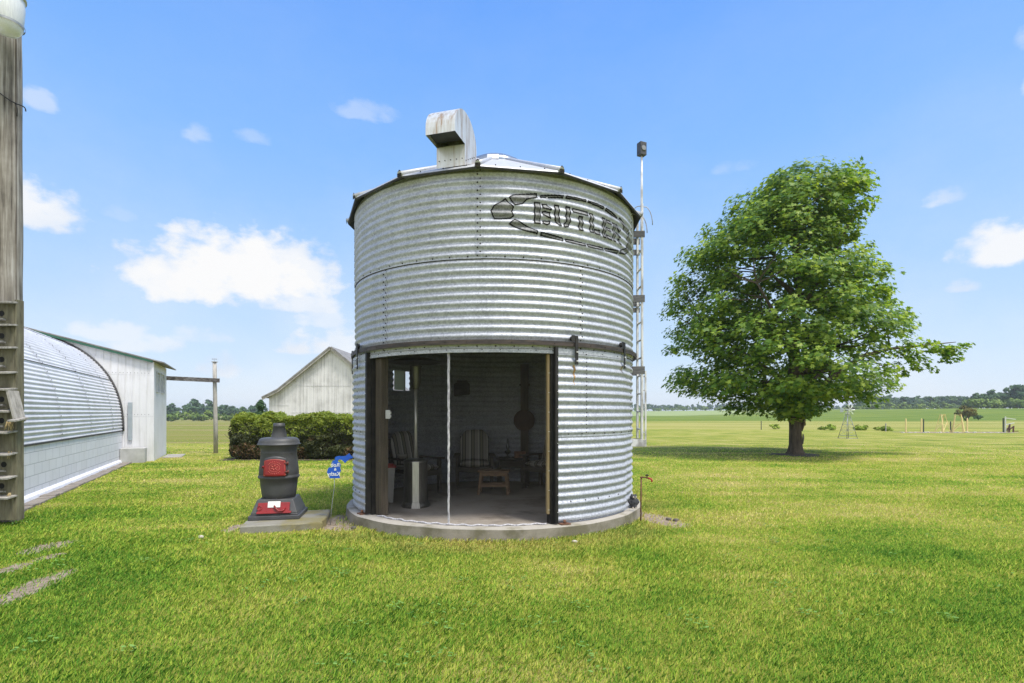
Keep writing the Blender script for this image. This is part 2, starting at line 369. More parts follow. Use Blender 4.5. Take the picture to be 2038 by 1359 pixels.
# ------------------------------------------------------------------ camera and light
cam = bpy.data.cameras.new('camera'); co = bpy.data.objects.new('camera', cam); COL.objects.link(co)
CH = 1.52
co.location = (0, 0, CH); co.rotation_euler = (R_(90), 0, 0)
cam.sensor_width = 36; cam.lens = 36*1065/2038; cam.shift_y = 140.5/2038; cam.clip_end = 6000; cam.clip_start = .05
SC.camera = co
sunv = Vector((.33, -.24, .91)).normalized()
sl = bpy.data.lights.new('sun', 'SUN'); sl.energy = 2.5; sl.angle = R_(13); sl.color = (1, .95, .86)
so = bpy.data.objects.new('sun', sl); COL.objects.link(so); so.rotation_euler = (-sunv).to_track_quat('-Z', 'Y').to_euler(); so.location = (-10, -10, 30)
w = bpy.data.worlds.new('World'); SC.world = w; w.use_nodes = True
def build_world():
    nt = w.node_tree; nt.nodes.clear(); L = nt.links.new
    out = nt.nodes.new('ShaderNodeOutputWorld'); bg = nt.nodes.new('ShaderNodeBackground'); bg.inputs[1].default_value = .1
    sky = nt.nodes.new('ShaderNodeTexSky'); sky.sky_type = 'NISHITA'; sky.sun_disc = False
    sky.sun_elevation = math.asin(sunv.z); sky.sun_rotation = math.atan2(sunv.x, sunv.y); sky.dust_density = .6; sky.ozone_density = 2
    tc = nt.nodes.new('ShaderNodeTexCoord'); sp = nt.nodes.new('ShaderNodeSeparateXYZ'); L(tc.outputs['Generated'], sp.inputs[0])
    X, Y, Z = sp.outputs
    hyp = math_(nt, 'MAXIMUM', math_(nt, 'SQRT', math_(nt, 'ADD', math_(nt, 'MULTIPLY', X, X), math_(nt, 'MULTIPLY', Y, Y))), .02)
    el = math_(nt, 'DIVIDE', Z, hyp); az = math_(nt, 'ARCTAN2', X, Y)
    K = 5.0
    def k(c): return tuple(K*x for x in c)
    hz = ramp(nt, math_(nt, 'MULTIPLY', el, 1.0, clamp=True), [(0, (.77, .86, .99)), (.04, (.71, .835, 1.0)), (.11, (.59, .775, 1.02)), (.28, (.405, .655, 1.04)), (.46, (.265, .545, 1.05)), (.75, (.16, .42, 1.05)), (1, (.125, .36, .95))])
    sc = nt.nodes.new('ShaderNodeVectorMath'); sc.operation = 'SCALE'; L(hz, sc.inputs[0]); sc.inputs['Scale'].default_value = K
    base = mixc(nt, .88, sky.outputs[0], sc.outputs[0])
    # clouds, placed by direction (azimuth, tangent of elevation)
    cb = nt.nodes.new('ShaderNodeCombineXYZ'); L(az, cb.inputs[0]); L(math_(nt, 'MULTIPLY', el, 1.35), cb.inputs[1])
    n1 = noise(nt, cb.outputs[0], 5.5, 5, .48); n2 = noise(nt, cb.outputs[0], 2.6, 5, .6)
    n3 = noise(nt, cb.outputs[0], 26, 6, .55)
    nn = math_(nt, 'ADD', math_(nt, 'MULTIPLY', math_(nt, 'SUBTRACT', n1, .5), 2.2), math_(nt, 'MULTIPLY', math_(nt, 'SUBTRACT', n3, .5), 2.6))
    def pxd(px, py):
        x = (px-1019)/1065; return math.atan(x), (820-py)/1065/math.sqrt(1+x*x)
    # (px centre, py base line, half width px, height above px, depth below px, opacity)
    cl = [(460, 545, 250, 105, 70, 1.0), (340, 550, 125, 75, 55, .95), (580, 530, 140, 75, 90, .9), (470, 520, 150, 75, 80, .95), (590, 612, 110, 60, 14, .75), (95, 438, 110, 85, 34, .9), (605, 698, 62, 52, 10, .95),
          (225, 668, 110, 34, 14, .6), (400, 672, 80, 30, 14, .5), (1885, 398, 62, 32, 14, .55), (1990, 500, 110, 75, 34, .9), (1925, 576, 50, 28, 8, .75),
          (440, 735, 52, 44, 20, .75), (510, 275, 45, 20, 14, .25), (75, 205, 50, 34, 18, .4), (390, 268, 40, 30, 20, .38), (735, 228, 75, 34, 16, .28),
          (700, 690, 70, 60, 40, .7), (2035, 85, 26, 40, 30, .5), (2045, 170, 24, 30, 26, .6), (230, 430, 60, 26, 12, .22), (300, 690, 90, 34, 14, .6), (640, 640, 70, 40, 16, .6), (1470, 335, 60, 22, 10, .2), (1990, 505, 70, 60, 20, .9)]
    tot = None
    for px, py, hw, up, dn, op in cl:
        a, e = pxd(px, py); x = (px-1019)/1065
        ra = hw/1065/(1+x*x); ru = up/1065/math.sqrt(1+x*x); rd = dn/1065/math.sqrt(1+x*x)
        da = math_(nt, 'DIVIDE', math_(nt, 'SUBTRACT', az, a), ra)
        de = math_(nt, 'SUBTRACT', el, e)
        de = math_(nt, 'MAXIMUM', math_(nt, 'DIVIDE', de, ru), math_(nt, 'DIVIDE', de, -rd))
        r2 = math_(nt, 'ADD', math_(nt, 'MULTIPLY', da, da), math_(nt, 'MULTIPLY', de, de))
        mk = math_(nt, 'ADD', math_(nt, 'SUBTRACT', 1.0, r2), nn)
        s = nt.nodes.new('ShaderNodeMapRange'); s.interpolation_type = 'SMOOTHSTEP'; L(mk, s.inputs[0])
        s.inputs[1].default_value = -.05; s.inputs[2].default_value = 1.0; s.inputs[3].default_value = 0; s.inputs[4].default_value = op
        # only near the ellipse, so noise does not grow clouds elsewhere
        g = nt.nodes.new('ShaderNodeMapRange'); g.interpolation_type = 'SMOOTHSTEP'; L(r2, g.inputs[0])
        g.inputs[1].default_value = 2.3; g.inputs[2].default_value = .9; g.inputs[3].default_value = 0; g.inputs[4].default_value = 1
        v = math_(nt, 'MULTIPLY', s.outputs[0], g.outputs[0])
        tot = v if tot is None else math_(nt, 'MAXIMUM', tot, v)
    # unseen cloud added behind the viewer as fill light, and the low veil
    back = math_(nt, 'MULTIPLY', ramp(nt, n2, [(.36, 0.0), (.56, .95)]), ramp(nt, math_(nt, 'MULTIPLY', Y, -1.0), [(.0, 0.0), (.35, 1.0)]))
    veil = math_(nt, 'MULTIPLY', ramp(nt, n2, [(.40, 0.0), (.75, .42)]), ramp(nt, el, [(.02, 1.0), (.18, .75), (.5, .15)]))
    tot = math_(nt, 'MAXIMUM', tot, veil)
    shade = ramp(nt, n1, [(.36, (.74, .82, .95)), (.55, (.98, .98, .985))])
    cs = nt.nodes.new('ShaderNodeVectorMath'); cs.operation = 'SCALE'; L(shade, cs.inputs[0]); cs.inputs['Scale'].default_value = K
    fin = mixc(nt, tot, base, cs.outputs[0])
    fin = mixc(nt, back, fin, (K*1.75, K*1.72, K*1.66))   # overbright cloud bank added behind the viewer to brighten front faces
    L(fin, bg.inputs[0]); L(bg.outputs[0], out.inputs[0])
build_world()
SC.view_settings.view_transform = 'Standard'; SC.view_settings.look = 'None'; SC.view_settings.exposure = 1.0; SC.view_settings.gamma = 1.0
SC.render.engine = 'CYCLES'; SC.cycles.max_bounces = 6; SC.cycles.transparent_max_bounces = 8; SC.cycles.use_denoising = True; SC.cycles.denoising_prefilter = 'NONE'; SC.cycles.denoising_input_passes = 'RGB_ALBEDO_NORMAL'
SC.cycles.sample_clamp_indirect = 4

# ------------------------------------------------------------------ ground
def sm(t):
    t = np.clip(t, 0, 1); return t*t*(3-2*t)
def gz(x, y):
    x = np.asarray(x, float); y = np.asarray(y, float)
    return 2.7*sm((x-58)/90)*sm((y-70)/100) - 1.9*sm((-x-18)/45)*sm((y-40)/180)
def gzf(x, y): return float(gz(x, y))
def groundmat():
    m, nt, b = newmat('lawn_and_fields'); b.inputs['Roughness'].default_value = .95; b.inputs['Specular IOR Level'].default_value = .15
    v = coords(nt); sp = nt.nodes.new('ShaderNodeSeparateXYZ'); nt.links.new(v, sp.inputs[0]); X, Y, Z = sp.outputs
    patch = noise(nt, v, .55, 5, .6); fine = noise(nt, v, 14, 6, .75); finer = noise(nt, v, 60, 4, .75)
    mow = noise(nt, coords(nt, (.16, 1.1, 1), rot=(0, 0, R_(-24))), 1.0, 3, .5)
    f = math_(nt, 'ADD', math_(nt, 'MULTIPLY', patch, .5), math_(nt, 'MULTIPLY', fine, .22))
    f = math_(nt, 'ADD', f, math_(nt, 'MULTIPLY', mow, .38))
    lawn = ramp(nt, f, [(.40, (.125, .185, .02)), (.48, (.205, .25, .032)), (.56, (.31, .315, .058)), (.66, (.43, .375, .13))])
    lawn = mixc(nt, math_(nt, 'MULTIPLY', finer, .30), lawn, (.07, .095, .012))
    # fields by distance, with wavering edges
    wob = math_(nt, 'MULTIPLY', math_(nt, 'SUBTRACT', noise(nt, v, .05, 4), .5), 9.0)
    Yw = math_(nt, 'ADD', Y, wob)
    drow = noise(nt, coords(nt, (.02, .35, 1)), 1.0, 4, .6)
    hay = ramp(nt, drow, [(.38, (.16, .20, .032)), (.5, (.27, .265, .06)), (.62, (.38, .34, .12))])
    crop = ramp(nt, drow, [(.40, (.085, .145, .015)), (.60, (.175, .215, .03))])
    far = ramp(nt, drow, [(.35, (.20, .26, .09)), (.65, (.30, .34, .15))])
    left = ramp(nt, drow, [(.33, (.155, .185, .03)), (.5, (.20, .20, .045)), (.62, (.26, .21, .10)), (.7, (.30, .23, .13))])
    def step(e, a, b_):
        mr = nt.nodes.new('ShaderNodeMapRange'); mr.interpolation_type = 'SMOOTHSTEP'; nt.links.new(e, mr.inputs[0])
        mr.inputs[1].default_value = a; mr.inputs[2].default_value = b_; return mr.outputs[0]
    rt = mixc(nt, step(Yw, 46, 50), lawn, hay)
    rt = mixc(nt, step(Yw, 88, 92), rt, crop); rt = mixc(nt, step(Yw, 205, 225), rt, far)
    lf = mixc(nt, step(Yw, 24.5, 27), lawn, left)
    c = mixc(nt, step(X, -5.5, -4), lf, rt)
    # bare sandy wheel tracks, lower left, and dirt round the foundation
    wn = math_(nt, 'MULTIPLY', math_(nt, 'SUBTRACT', noise(nt, v, 4.5, 6, .7), .5), 2.6)
    def blob(cx, cy, rx, ry, rot):
        ca, sa = math.cos(rot), math.sin(rot)
        dx = math_(nt, 'SUBTRACT', X, cx); dy = math_(nt, 'SUBTRACT', Y, cy)
        a = math_(nt, 'DIVIDE', math_(nt, 'ADD', math_(nt, 'MULTIPLY', dx, ca), math_(nt, 'MULTIPLY', dy, sa)), rx)
        d = math_(nt, 'DIVIDE', math_(nt, 'SUBTRACT', math_(nt, 'MULTIPLY', dy, ca), math_(nt, 'MULTIPLY', dx, sa)), ry)
        q = math_(nt, 'ADD', math_(nt, 'MULTIPLY', a, a), math_(nt, 'MULTIPLY', d, d))
        q = math_(nt, 'ADD', q, wn); return step(q, 1.0, .55)
    msk = None
    for bl in BARE:
        k = blob(*bl); msk = k if msk is None else math_(nt, 'MAXIMUM', msk, k)
    dirt = ramp(nt, fine, [(.35, (.19, .145, .10)), (.5, (.33, .265, .20)), (.66, (.47, .40, .32))])
    c = mixc(nt, msk, c, dirt)
    nt.links.new(c, b.inputs['Base Color'])
    bump(nt, b, math_(nt, 'ADD', fine, math_(nt, 'MULTIPLY', finer, .6)), .9, .04)
    return m
# (cx, cy, long radius, short radius, rotation)
BARE = [(-4.17, 4.66, .62, .15, R_(102)), (-4.86, 5.2, .26, .12, R_(95)), (-5.22, 6.02, .36, .20, R_(88)), (-4.85, 5.62, .2, .10, R_(80)),
        (-2.36, 7.5, .30, .70, 0.0), (-2.22, 6.98, .26, .15, R_(-20)), (2.06, 7.60, .28, .66, R_(20)), (-3.62, 7.0, .14, .30, R_(10))]
def ground():
    xs = np.unique(np.concatenate([np.linspace(-1500, -80, 12), np.linspace(-80, 200, 70), np.linspace(200, 1500, 12), np.linspace(-12, 12, 30)]))
    ys = np.unique(np.concatenate([np.linspace(-100, 0, 5), np.linspace(0, 30, 31), np.linspace(30, 320, 60), np.linspace(320, 3000, 12)]))
    XX, YY = np.meshgrid(xs, ys); ZZ = gz(XX, YY)
    V = np.stack([XX, YY, ZZ], -1).reshape(-1, 3); nx = len(xs)
    F = [(j*nx+i, j*nx+i+1, (j+1)*nx+i+1, (j+1)*nx+i) for j in range(len(ys)-1) for i in range(nx-1)]
    b = MB(); b.add(V.tolist(), F, 0, True); o = b.build('ground', groundmat()); o['kind'] = 'structure'
ground()

SLABZ = .15
BX, BY, BR = -.27, 8.53, 2.13
def inside_bare(x, y, grow=1.0):
    r = np.zeros(len(x), bool)
    for cx, cy, rx, ry, ro in BARE:
        dx, dy = x-cx, y-cy; ca, sa = math.cos(ro), math.sin(ro)
        q = ((dx*ca+dy*sa)/rx)**2+((dy*ca-dx*sa)/ry)**2
        r |= (q+rng.normal(0, .5, len(x))) < .85*grow
    return r & (rng.random(len(x)) > .07)
def vnoise(x, y, s, seed):
    """cheap smooth value noise"""
    r = np.random.default_rng(seed); T = r.random((64, 64)); X = x*s; Y = y*s
    xi = np.floor(X).astype(int); yi = np.floor(Y).astype(int); fx = sm(X-xi); fy = sm(Y-yi)
    a = T[xi % 64, yi % 64]; b = T[(xi+1) % 64, yi % 64]; c = T[xi % 64, (yi+1) % 64]; d = T[(xi+1) % 64, (yi+1) % 64]
    return a*(1-fx)*(1-fy)+b*fx*(1-fy)+c*(1-fx)*fy+d*fx*fy
def grassmat():
    m, nt, b = newmat('grass_blades'); b.inputs['Roughness'].default_value = .7; b.inputs['Specular IOR Level'].default_value = .08
    g = nt.nodes.new('ShaderNodeNewGeometry'); v = coords(nt)
    patch = noise(nt, v, .55, 5, .6); mow = noise(nt, coords(nt, (.16, 1.1, 1), rot=(0, 0, R_(-24))), 1.0, 3, .5); mid = noise(nt, v, 2.6, 4)
    f = math_(nt, 'ADD', math_(nt, 'MULTIPLY', patch, .5), math_(nt, 'MULTIPLY', mow, .38))
    f = math_(nt, 'ADD', f, math_(nt, 'MULTIPLY', mid, .16))
    f = math_(nt, 'ADD', f, math_(nt, 'MULTIPLY', math_(nt, 'SUBTRACT', g.outputs['Random Per Island'], .5), .30))
    sp = nt.nodes.new('ShaderNodeSeparateXYZ'); nt.links.new(v, sp.inputs[0])
    dry = nt.nodes.new('ShaderNodeMapRange'); nt.links.new(math_(nt, 'ADD', sp.outputs[1], math_(nt, 'MULTIPLY', sp.outputs[0], .35)), dry.inputs[0])
    dry.inputs[1].default_value = 2.5; dry.inputs[2].default_value = 9.0; dry.inputs[3].default_value = -.085; dry.inputs[4].default_value = .055
    f = math_(nt, 'ADD', f, dry.outputs[0])   # the lawn grows lusher towards the lower left, drier towards the field
    big = noise(nt, v, .28, 3, .5); f = math_(nt, 'ADD', f, math_(nt, 'MULTIPLY', math_(nt, 'SUBTRACT', big, .5), .30))
    c = ramp(nt, f, [(.30, (.11, .27, .035)), (.44, (.27, .47, .055)), (.54, (.49, .60, .085)), (.64, (.64, .62, .14)), (.78, (.78, .67, .30))])
    # dry straw-coloured grass in a ring round the foundation
    dx = math_(nt, 'SUBTRACT', sp.outputs[0], -.27); dy = math_(nt, 'SUBTRACT', sp.outputs[1], 8.53)
    dd = math_(nt, 'SQRT', math_(nt, 'ADD', math_(nt, 'MULTIPLY', dx, dx), math_(nt, 'MULTIPLY', dy, dy)))
    dd = math_(nt, 'ADD', dd, math_(nt, 'MULTIPLY', math_(nt, 'SUBTRACT', noise(nt, v, 2.2, 4), .5), 1.1))
    rg = ramp(nt, math_(nt, 'MULTIPLY', math_(nt, 'SUBTRACT', dd, 2.2), .8), [(0, .35), (.3, .75), (.55, .15), (.8, 0)])
    c = mixc(nt, math_(nt, 'MULTIPLY', rg, math_(nt, 'ADD', .35, math_(nt, 'MULTIPLY', g.outputs['Random Per Island'], .6))), c, (.56, .45, .17))
    nt.links.new(c, b.inputs['Base Color'])
    tr = nt.nodes.new('ShaderNodeBsdfTranslucent'); mx = nt.nodes.new('ShaderNodeMixShader'); mx.inputs[0].default_value = .42
    nt.links.new(c, tr.inputs[0]); nt.links.new(b.outputs[0], mx.inputs[1]); nt.links.new(tr.outputs[0], mx.inputs[2])
    nt.links.new(mx.outputs[0], nt.nodes['Material Output'].inputs[0]); return m
def grass():
    Vs = []
    # (y0, y1, blades per m2, height, width)
    for y0, y1, den, hh, ww in ((2.2, 4.2, 10500, .033, .0026), (4.2, 6.5, 6000, .033, .0036), (6.5, 10, 2500, .032, .006), (10, 16, 750, .030, .011), (16, 26, 190, .027, .019)):
        def hw(y): return 1.05*y+2.0
        area = (hw(y0)+hw(y1))*(y1-y0); n = int(area*den)
        y = (y0+(y1-y0)*rng.random(n)**.9)*(1+rng.normal(0, .09, n)); x = (rng.random(n)*2-1)*hw(y1)
        k = (np.abs(x) < hw(y)) & (rng.random(n) < np.clip((27-y)/12, .15, 1)); x, y = x[k], y[k]
        # not on slabs, buildings, or bare earth
        k = ((x-BX)**2+(y-BY)**2) > 2.28**2
        k &= ~inside_bare(x, y)
        ux = (x+3.0); uy = (y-7.25); ca, sa = math.cos(R_(16)), math.sin(R_(16))
        k &= ~((np.abs(ux*ca+uy*sa) < .58) & (np.abs(uy*ca-ux*sa) < .5))
        s = (x+11.8)*.894+(y-16.2)*.447   # right of the quonset wall line
        tw = (x+11.8)*.447-(y-16.2)*.894; k &= ~((s < .30) & (tw > -3.4) & (tw < 11.1)) & ~((s < -.1) & (tw <= -3.4))
        k &= ~((np.hypot(x-10.12, y-19.05) < .55+.2*rng.random(len(x))))
        x, y = x[k], y[k]; n = len(x)
        g = vnoise(x, y, .8, 3)*.6+vnoise(x, y, 2.3, 4)*.4
        longg = sm((-x-2.0)/2.0)*sm((4.8-y)/1.5)*.45    # longer grass lower left
        near = np.clip((np.hypot(x-BX, y-BY)-2.3)/.25, 0, 1); edge = 1+.45*(1-near)
        h = hh*(.4+.85*rng.random(n)**1.3)*(.40+1.05*g+longg)*edge
        wd = ww*(.7+.6*rng.random(n))
        a = rng.random(n)*2*PI; la = a+PI/2+rng.normal(0, .5, n)
        lean = (.35+.65*rng.random(n))*h
        bias = .30*h
        dx, dy = np.cos(a)*wd, np.sin(a)*wd; lx, ly = np.cos(la)*lean+bias, np.sin(la)*lean+bias*.4
        z0 = gz(x, y)
        V = np.empty((n, 5, 3), np.float32)
        V[:, 0] = np.stack([x-dx, y-dy, z0-.004], -1); V[:, 1] = np.stack([x+dx, y+dy, z0-.004], -1)
        V[:, 2] = np.stack([x+dx*.8+lx*.35, y+dy*.8+ly*.35, z0+h*.6], -1)
        V[:, 3] = np.stack([x+lx, y+ly, z0+h], -1)
        V[:, 4] = np.stack([x-dx*.8+lx*.35, y-dy*.8+ly*.35, z0+h*.6], -1)
        Vs.append(V.reshape(-1, 3))
    o = np_mesh('grass', np.concatenate(Vs), 5, grassmat()); o['kind'] = 'stuff'
    print('grass blades', sum(len(v) for v in Vs)//5)
grass()

# small clover and broad-leaf weeds in the near lawn
def stuffclover():
    V = []
    rc = random.Random(21); extra = []
    for i in range(70): yy = 3.1+5.5*rc.random()**1.2; extra.append(((rc.random()*2-1)*yy*.95, yy, rc.randint(5, 14), rc.uniform(.05, .16)))
    extra = [e for e in extra if math.hypot(e[0]-BX, e[1]-BY) > 2.6 and not (-3.7 < e[0] < -2.2 and 6.5 < e[1] < 8)]
    for cx, cy, n, r in tuple(extra)+((-1.6, 4.95, 26, .13), (-1.9, 4.7, 10, .08), (.1, 4.75, 5, .05), (-1.15, 6.35, 10, .12), (3.4, 5.9, 10, .12), (2.2, 4.4, 24, .35), (-.5, 4.0, 24, .3), (4.6, 4.7, 22, .35), (-4.55, 5.2, 30, .25), (-4.4, 4.35, 26, .2)):
        for i in range(n):
            a = random.random()*2*PI; d = r*math.sqrt(random.random()); x, y = cx+d*math.cos(a), cy+d*math.sin(a)
            s = random.uniform(.008, .017); ro = random.random()*PI; z = random.uniform(.03, .065); t = random.uniform(-.5, .5)
            for q in range(6):
                an = ro+q*PI/3; V.append((x+s*math.cos(an), y+s*math.sin(an)*.8, z+s*t*math.cos(an)))
    o = np_mesh('clover', np.array(V), 6, M['clover']); o['kind'] = 'stuff'
stuffclover()

# ------------------------------------------------------------------ grain bin
def cyl(phi, r, z):
    p = R_(phi); return (BX+r*math.sin(p), BY-r*math.cos(p), z)
RH = 1.07; COR = RH/11; AMP = .0125
def cr(z, extra=0.0):
    k = min(3, max(0, int((z-SLABZ)/RH+1e-6)))
    zz = (z-SLABZ)-k*RH
    edge = min(1, zz/.03, (RH-zz)/.045) if 0 <= zz <= RH else 0
    return BR+extra+.0025*k-AMP*math.cos(2*PI*zz/COR)*max(0, edge)
gb = thing('grain_bin', (BX, BY, 0), 'round corrugated galvanised steel grain bin with a screened doorway and painted lettering', 'grain bin')
def found():
    b = MB(); n = 120
    prof = []
    for r, z in ((2.285, -.06), (2.275, .02), (2.262, SLABZ-.015), (2.247, SLABZ), (2.02, SLABZ)):
        prof.append((r, z))
    vs = []
    for r, z in prof:
        for j in range(n):
            a = 2*PI*j/n; q = r+(.012*math.sin(5*a+1)+.006*math.sin(17*a)+.004*random.uniform(-1, 1) if r > 2.1 and z < SLABZ-.001 else 0)
            vs.append((BX+q*math.cos(a), BY+q*math.sin(a), z))
    fs = [(i*n+j, i*n+(j+1) % n, (i+1)*n+(j+1) % n, (i+1)*n+j) for i in range(len(prof)-1) for j in range(n)]
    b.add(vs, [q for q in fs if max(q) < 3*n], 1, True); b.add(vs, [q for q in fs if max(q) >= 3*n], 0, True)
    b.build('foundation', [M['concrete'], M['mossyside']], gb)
    b = MB(); b.lathe([(2.02, SLABZ), (1.2, SLABZ+.001), (.01, SLABZ+.002)], (BX, BY, 0), 64); b.build('floor', M['floor'], gb)
found()
DOOR0, DOOR1 = -50, 22
def wallmesh():
    ph = sorted(set([round(a, 3) for a in np.arange(-180, 180, 2.0)]+[DOOR0, DOOR1, -130.2, -119.6]))
    b = MB()
    for k in range(4):
        z0 = SLABZ+k*RH; zs = [z0+RH*i/88 for i in range(89)]
        n = len(ph); vs = []
        for z in zs:
            zz = z-z0; e = max(0, min(1, zz/.03, (RH-zz)/.045)); r = BR+.0035*k-AMP*math.cos(2*PI*zz/COR)*e
            for a in ph: vs.append(cyl(a, r, z))
        fs = []
        for i in range(88):
            zc = (zs[i]+zs[i+1])/2
            for j in range(n):
                a, a2 = ph[j], ph[(j+1) % n]; am = (a+(a2 if a2 > a else a2+360))/2
                if k < 2 and DOOR0 < am < DOOR1: continue
                if k == 1 and -130.2 < am < -119.6 and 1.91 < zc < 2.27: continue
                fs.append((i*n+j, i*n+(j+1) % n, (i+1)*n+(j+1) % n, (i+1)*n+j))
        b.add(vs, fs, 0, True)
    def bolt(a, z, ex=0.0, m=1, s=.0115):
        r = cr(z, ex); c = Vector(cyl(a, r, z)); nrm = Vector((math.sin(R_(a)), -math.cos(R_(a)), 0)); t = Vector((nrm.y*-1, nrm.x, 0)); up = Vector((0, 0, 1))
        n = 6; ring = [c+nrm*.0+(t*math.cos(2*PI*i/n)+up*math.sin(2*PI*i/n))*s for i in range(n)]
        top = [p+nrm*.007+(c-p)*.25 for p in ring]
        b.add(ring+top, [tuple(range(n, 2*n))]+[(i, (i+1) % n, n+(i+1) % n, n+i) for i in range(n)], m)
    # vertical laps: five sheets to a ring, rings staggered
    for k in range(4):
        base = -3.2 if k in (1, 3) else -39.6
        for q in range(5):
            a = base+72*q; a = (a+180) % 360-180
            if k < 2 and DOOR0-2 < a < DOOR1+2: continue
            if abs(a) > 100: continue
            z0 = SLABZ+k*RH; zs = [z0+RH*i/88 for i in range(89)]
            vs = []; fs = []
            for z in zs:
                r = cr(z, .0045); wv = .25*math.sin(2*PI*(z-z0)/COR)
                vs += [cyl(a-1.5, r-.004, z), cyl(a-1.4, r, z), cyl(a+1.1+wv*.3, r, z), cyl(a+1.22+wv*.3, r-.008, z)]
            for i in range(88):
                for j in range(3): fs.append((i*4+j, i*4+j+1, (i+1)*4+j+1, (i+1)*4+j))
            b.add(vs, [q for n_, q in enumerate(fs) if n_ % 3 < 2], 0, True); b.add(vs, [q for n_, q in enumerate(fs) if n_ % 3 == 2], 1)  # outer lap edge in the dark colour: a painted shade line
            for i in range(22):
                bolt(a+(.28 if i % 2 else -.62), z0+.03+i*COR/2, .0045)
    # horizontal seams
    for k in (1, 2, 3):
        z = SLABZ+k*RH+.022
        for a in np.arange(-94+(k % 2)*3, 95, 6.0):
            if k == 1 and DOOR0-38 < a < DOOR1+38: continue
            bolt(a, z, 0.001)
        if k > 1:
            b.lathe([(BR+.0035*k+.001, z-.030), (BR+.0035*k+.0065, z-.0285), (BR+.0035*k+.0065, z-.0225)], (BX, BY, 0), 180)
            b.lathe([(BR+.0035*(k-1)+.001, z-.0375), (BR+.0035*k+.004, z-.036), (BR+.0035*k+.0062, z-.0290)], (BX, BY, 0), 180, 1)  # dark strip: shade of the gap painted under each ring lip
    for a, z in ((19, 4.13), (21.8, SLABZ+3*RH+.02), (39.6, 4.22)): bolt(a, z, .004, 2, .010)
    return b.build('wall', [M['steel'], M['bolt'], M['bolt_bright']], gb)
wallmesh()
def arcbox(b, a0, a1, r0, r1, z0, z1, m=0, step=2.0):
    n = max(2, int(abs(a1-a0)/step)+1); vs = []
    for i in range(n+1):
        a = a0+(a1-a0)*i/n
        vs += [cyl(a, r0, z0), cyl(a, r1, z0), cyl(a, r1, z1), cyl(a, r0, z1)]
    fs = []
    for i in range(n):
        o = i*4
        for j in range(4): fs.append((o+j, o+(j+1) % 4, o+4+(j+1) % 4, o+4+j))
    fs += [(3, 2, 1, 0), (n*4, n*4+1, n*4+2, n*4+3)]
    b.add(vs, fs, m)
def boltrow(b, a0, a1, n, r, z, m, s=.008):
    for i in range(n):
        a = a0+(a1-a0)*i/(n-1); nrm = Vector((math.sin(R_(a)), -math.cos(R_(a)), 0)); c = Vector(cyl(a, r, z))
        b.tube([c-nrm*.004, c+nrm*.008], [s, s*.75], 6, m)
b = MB(); arcbox(b, DOOR0-1.5, DOOR1+1.5, BR-.01, BR+.012, 2.235, SLABZ+2*RH-.002)
boltrow(b, DOOR0+1, DOOR1-1, 13, BR+.012, 2.268, 1); boltrow(b, DOOR0+6, DOOR1-3, 5, BR+.012, 2.243, 2, .006)
b.build('door_header', [M['steel'], M['bolt'], M['bolt_bright']], gb)
b = MB(); arcbox(b, -90, 90, BR+.055, BR+.068, 2.325, 2.382)
arcbox(b, -90, 90, BR+.02, BR+.055, 2.372, 2.382)
boltrow(b, -84, 84, 25, BR+.068, 2.352, 1, .007)
b.build('door_rail', [M['railiron'], M['bolt']], gb)

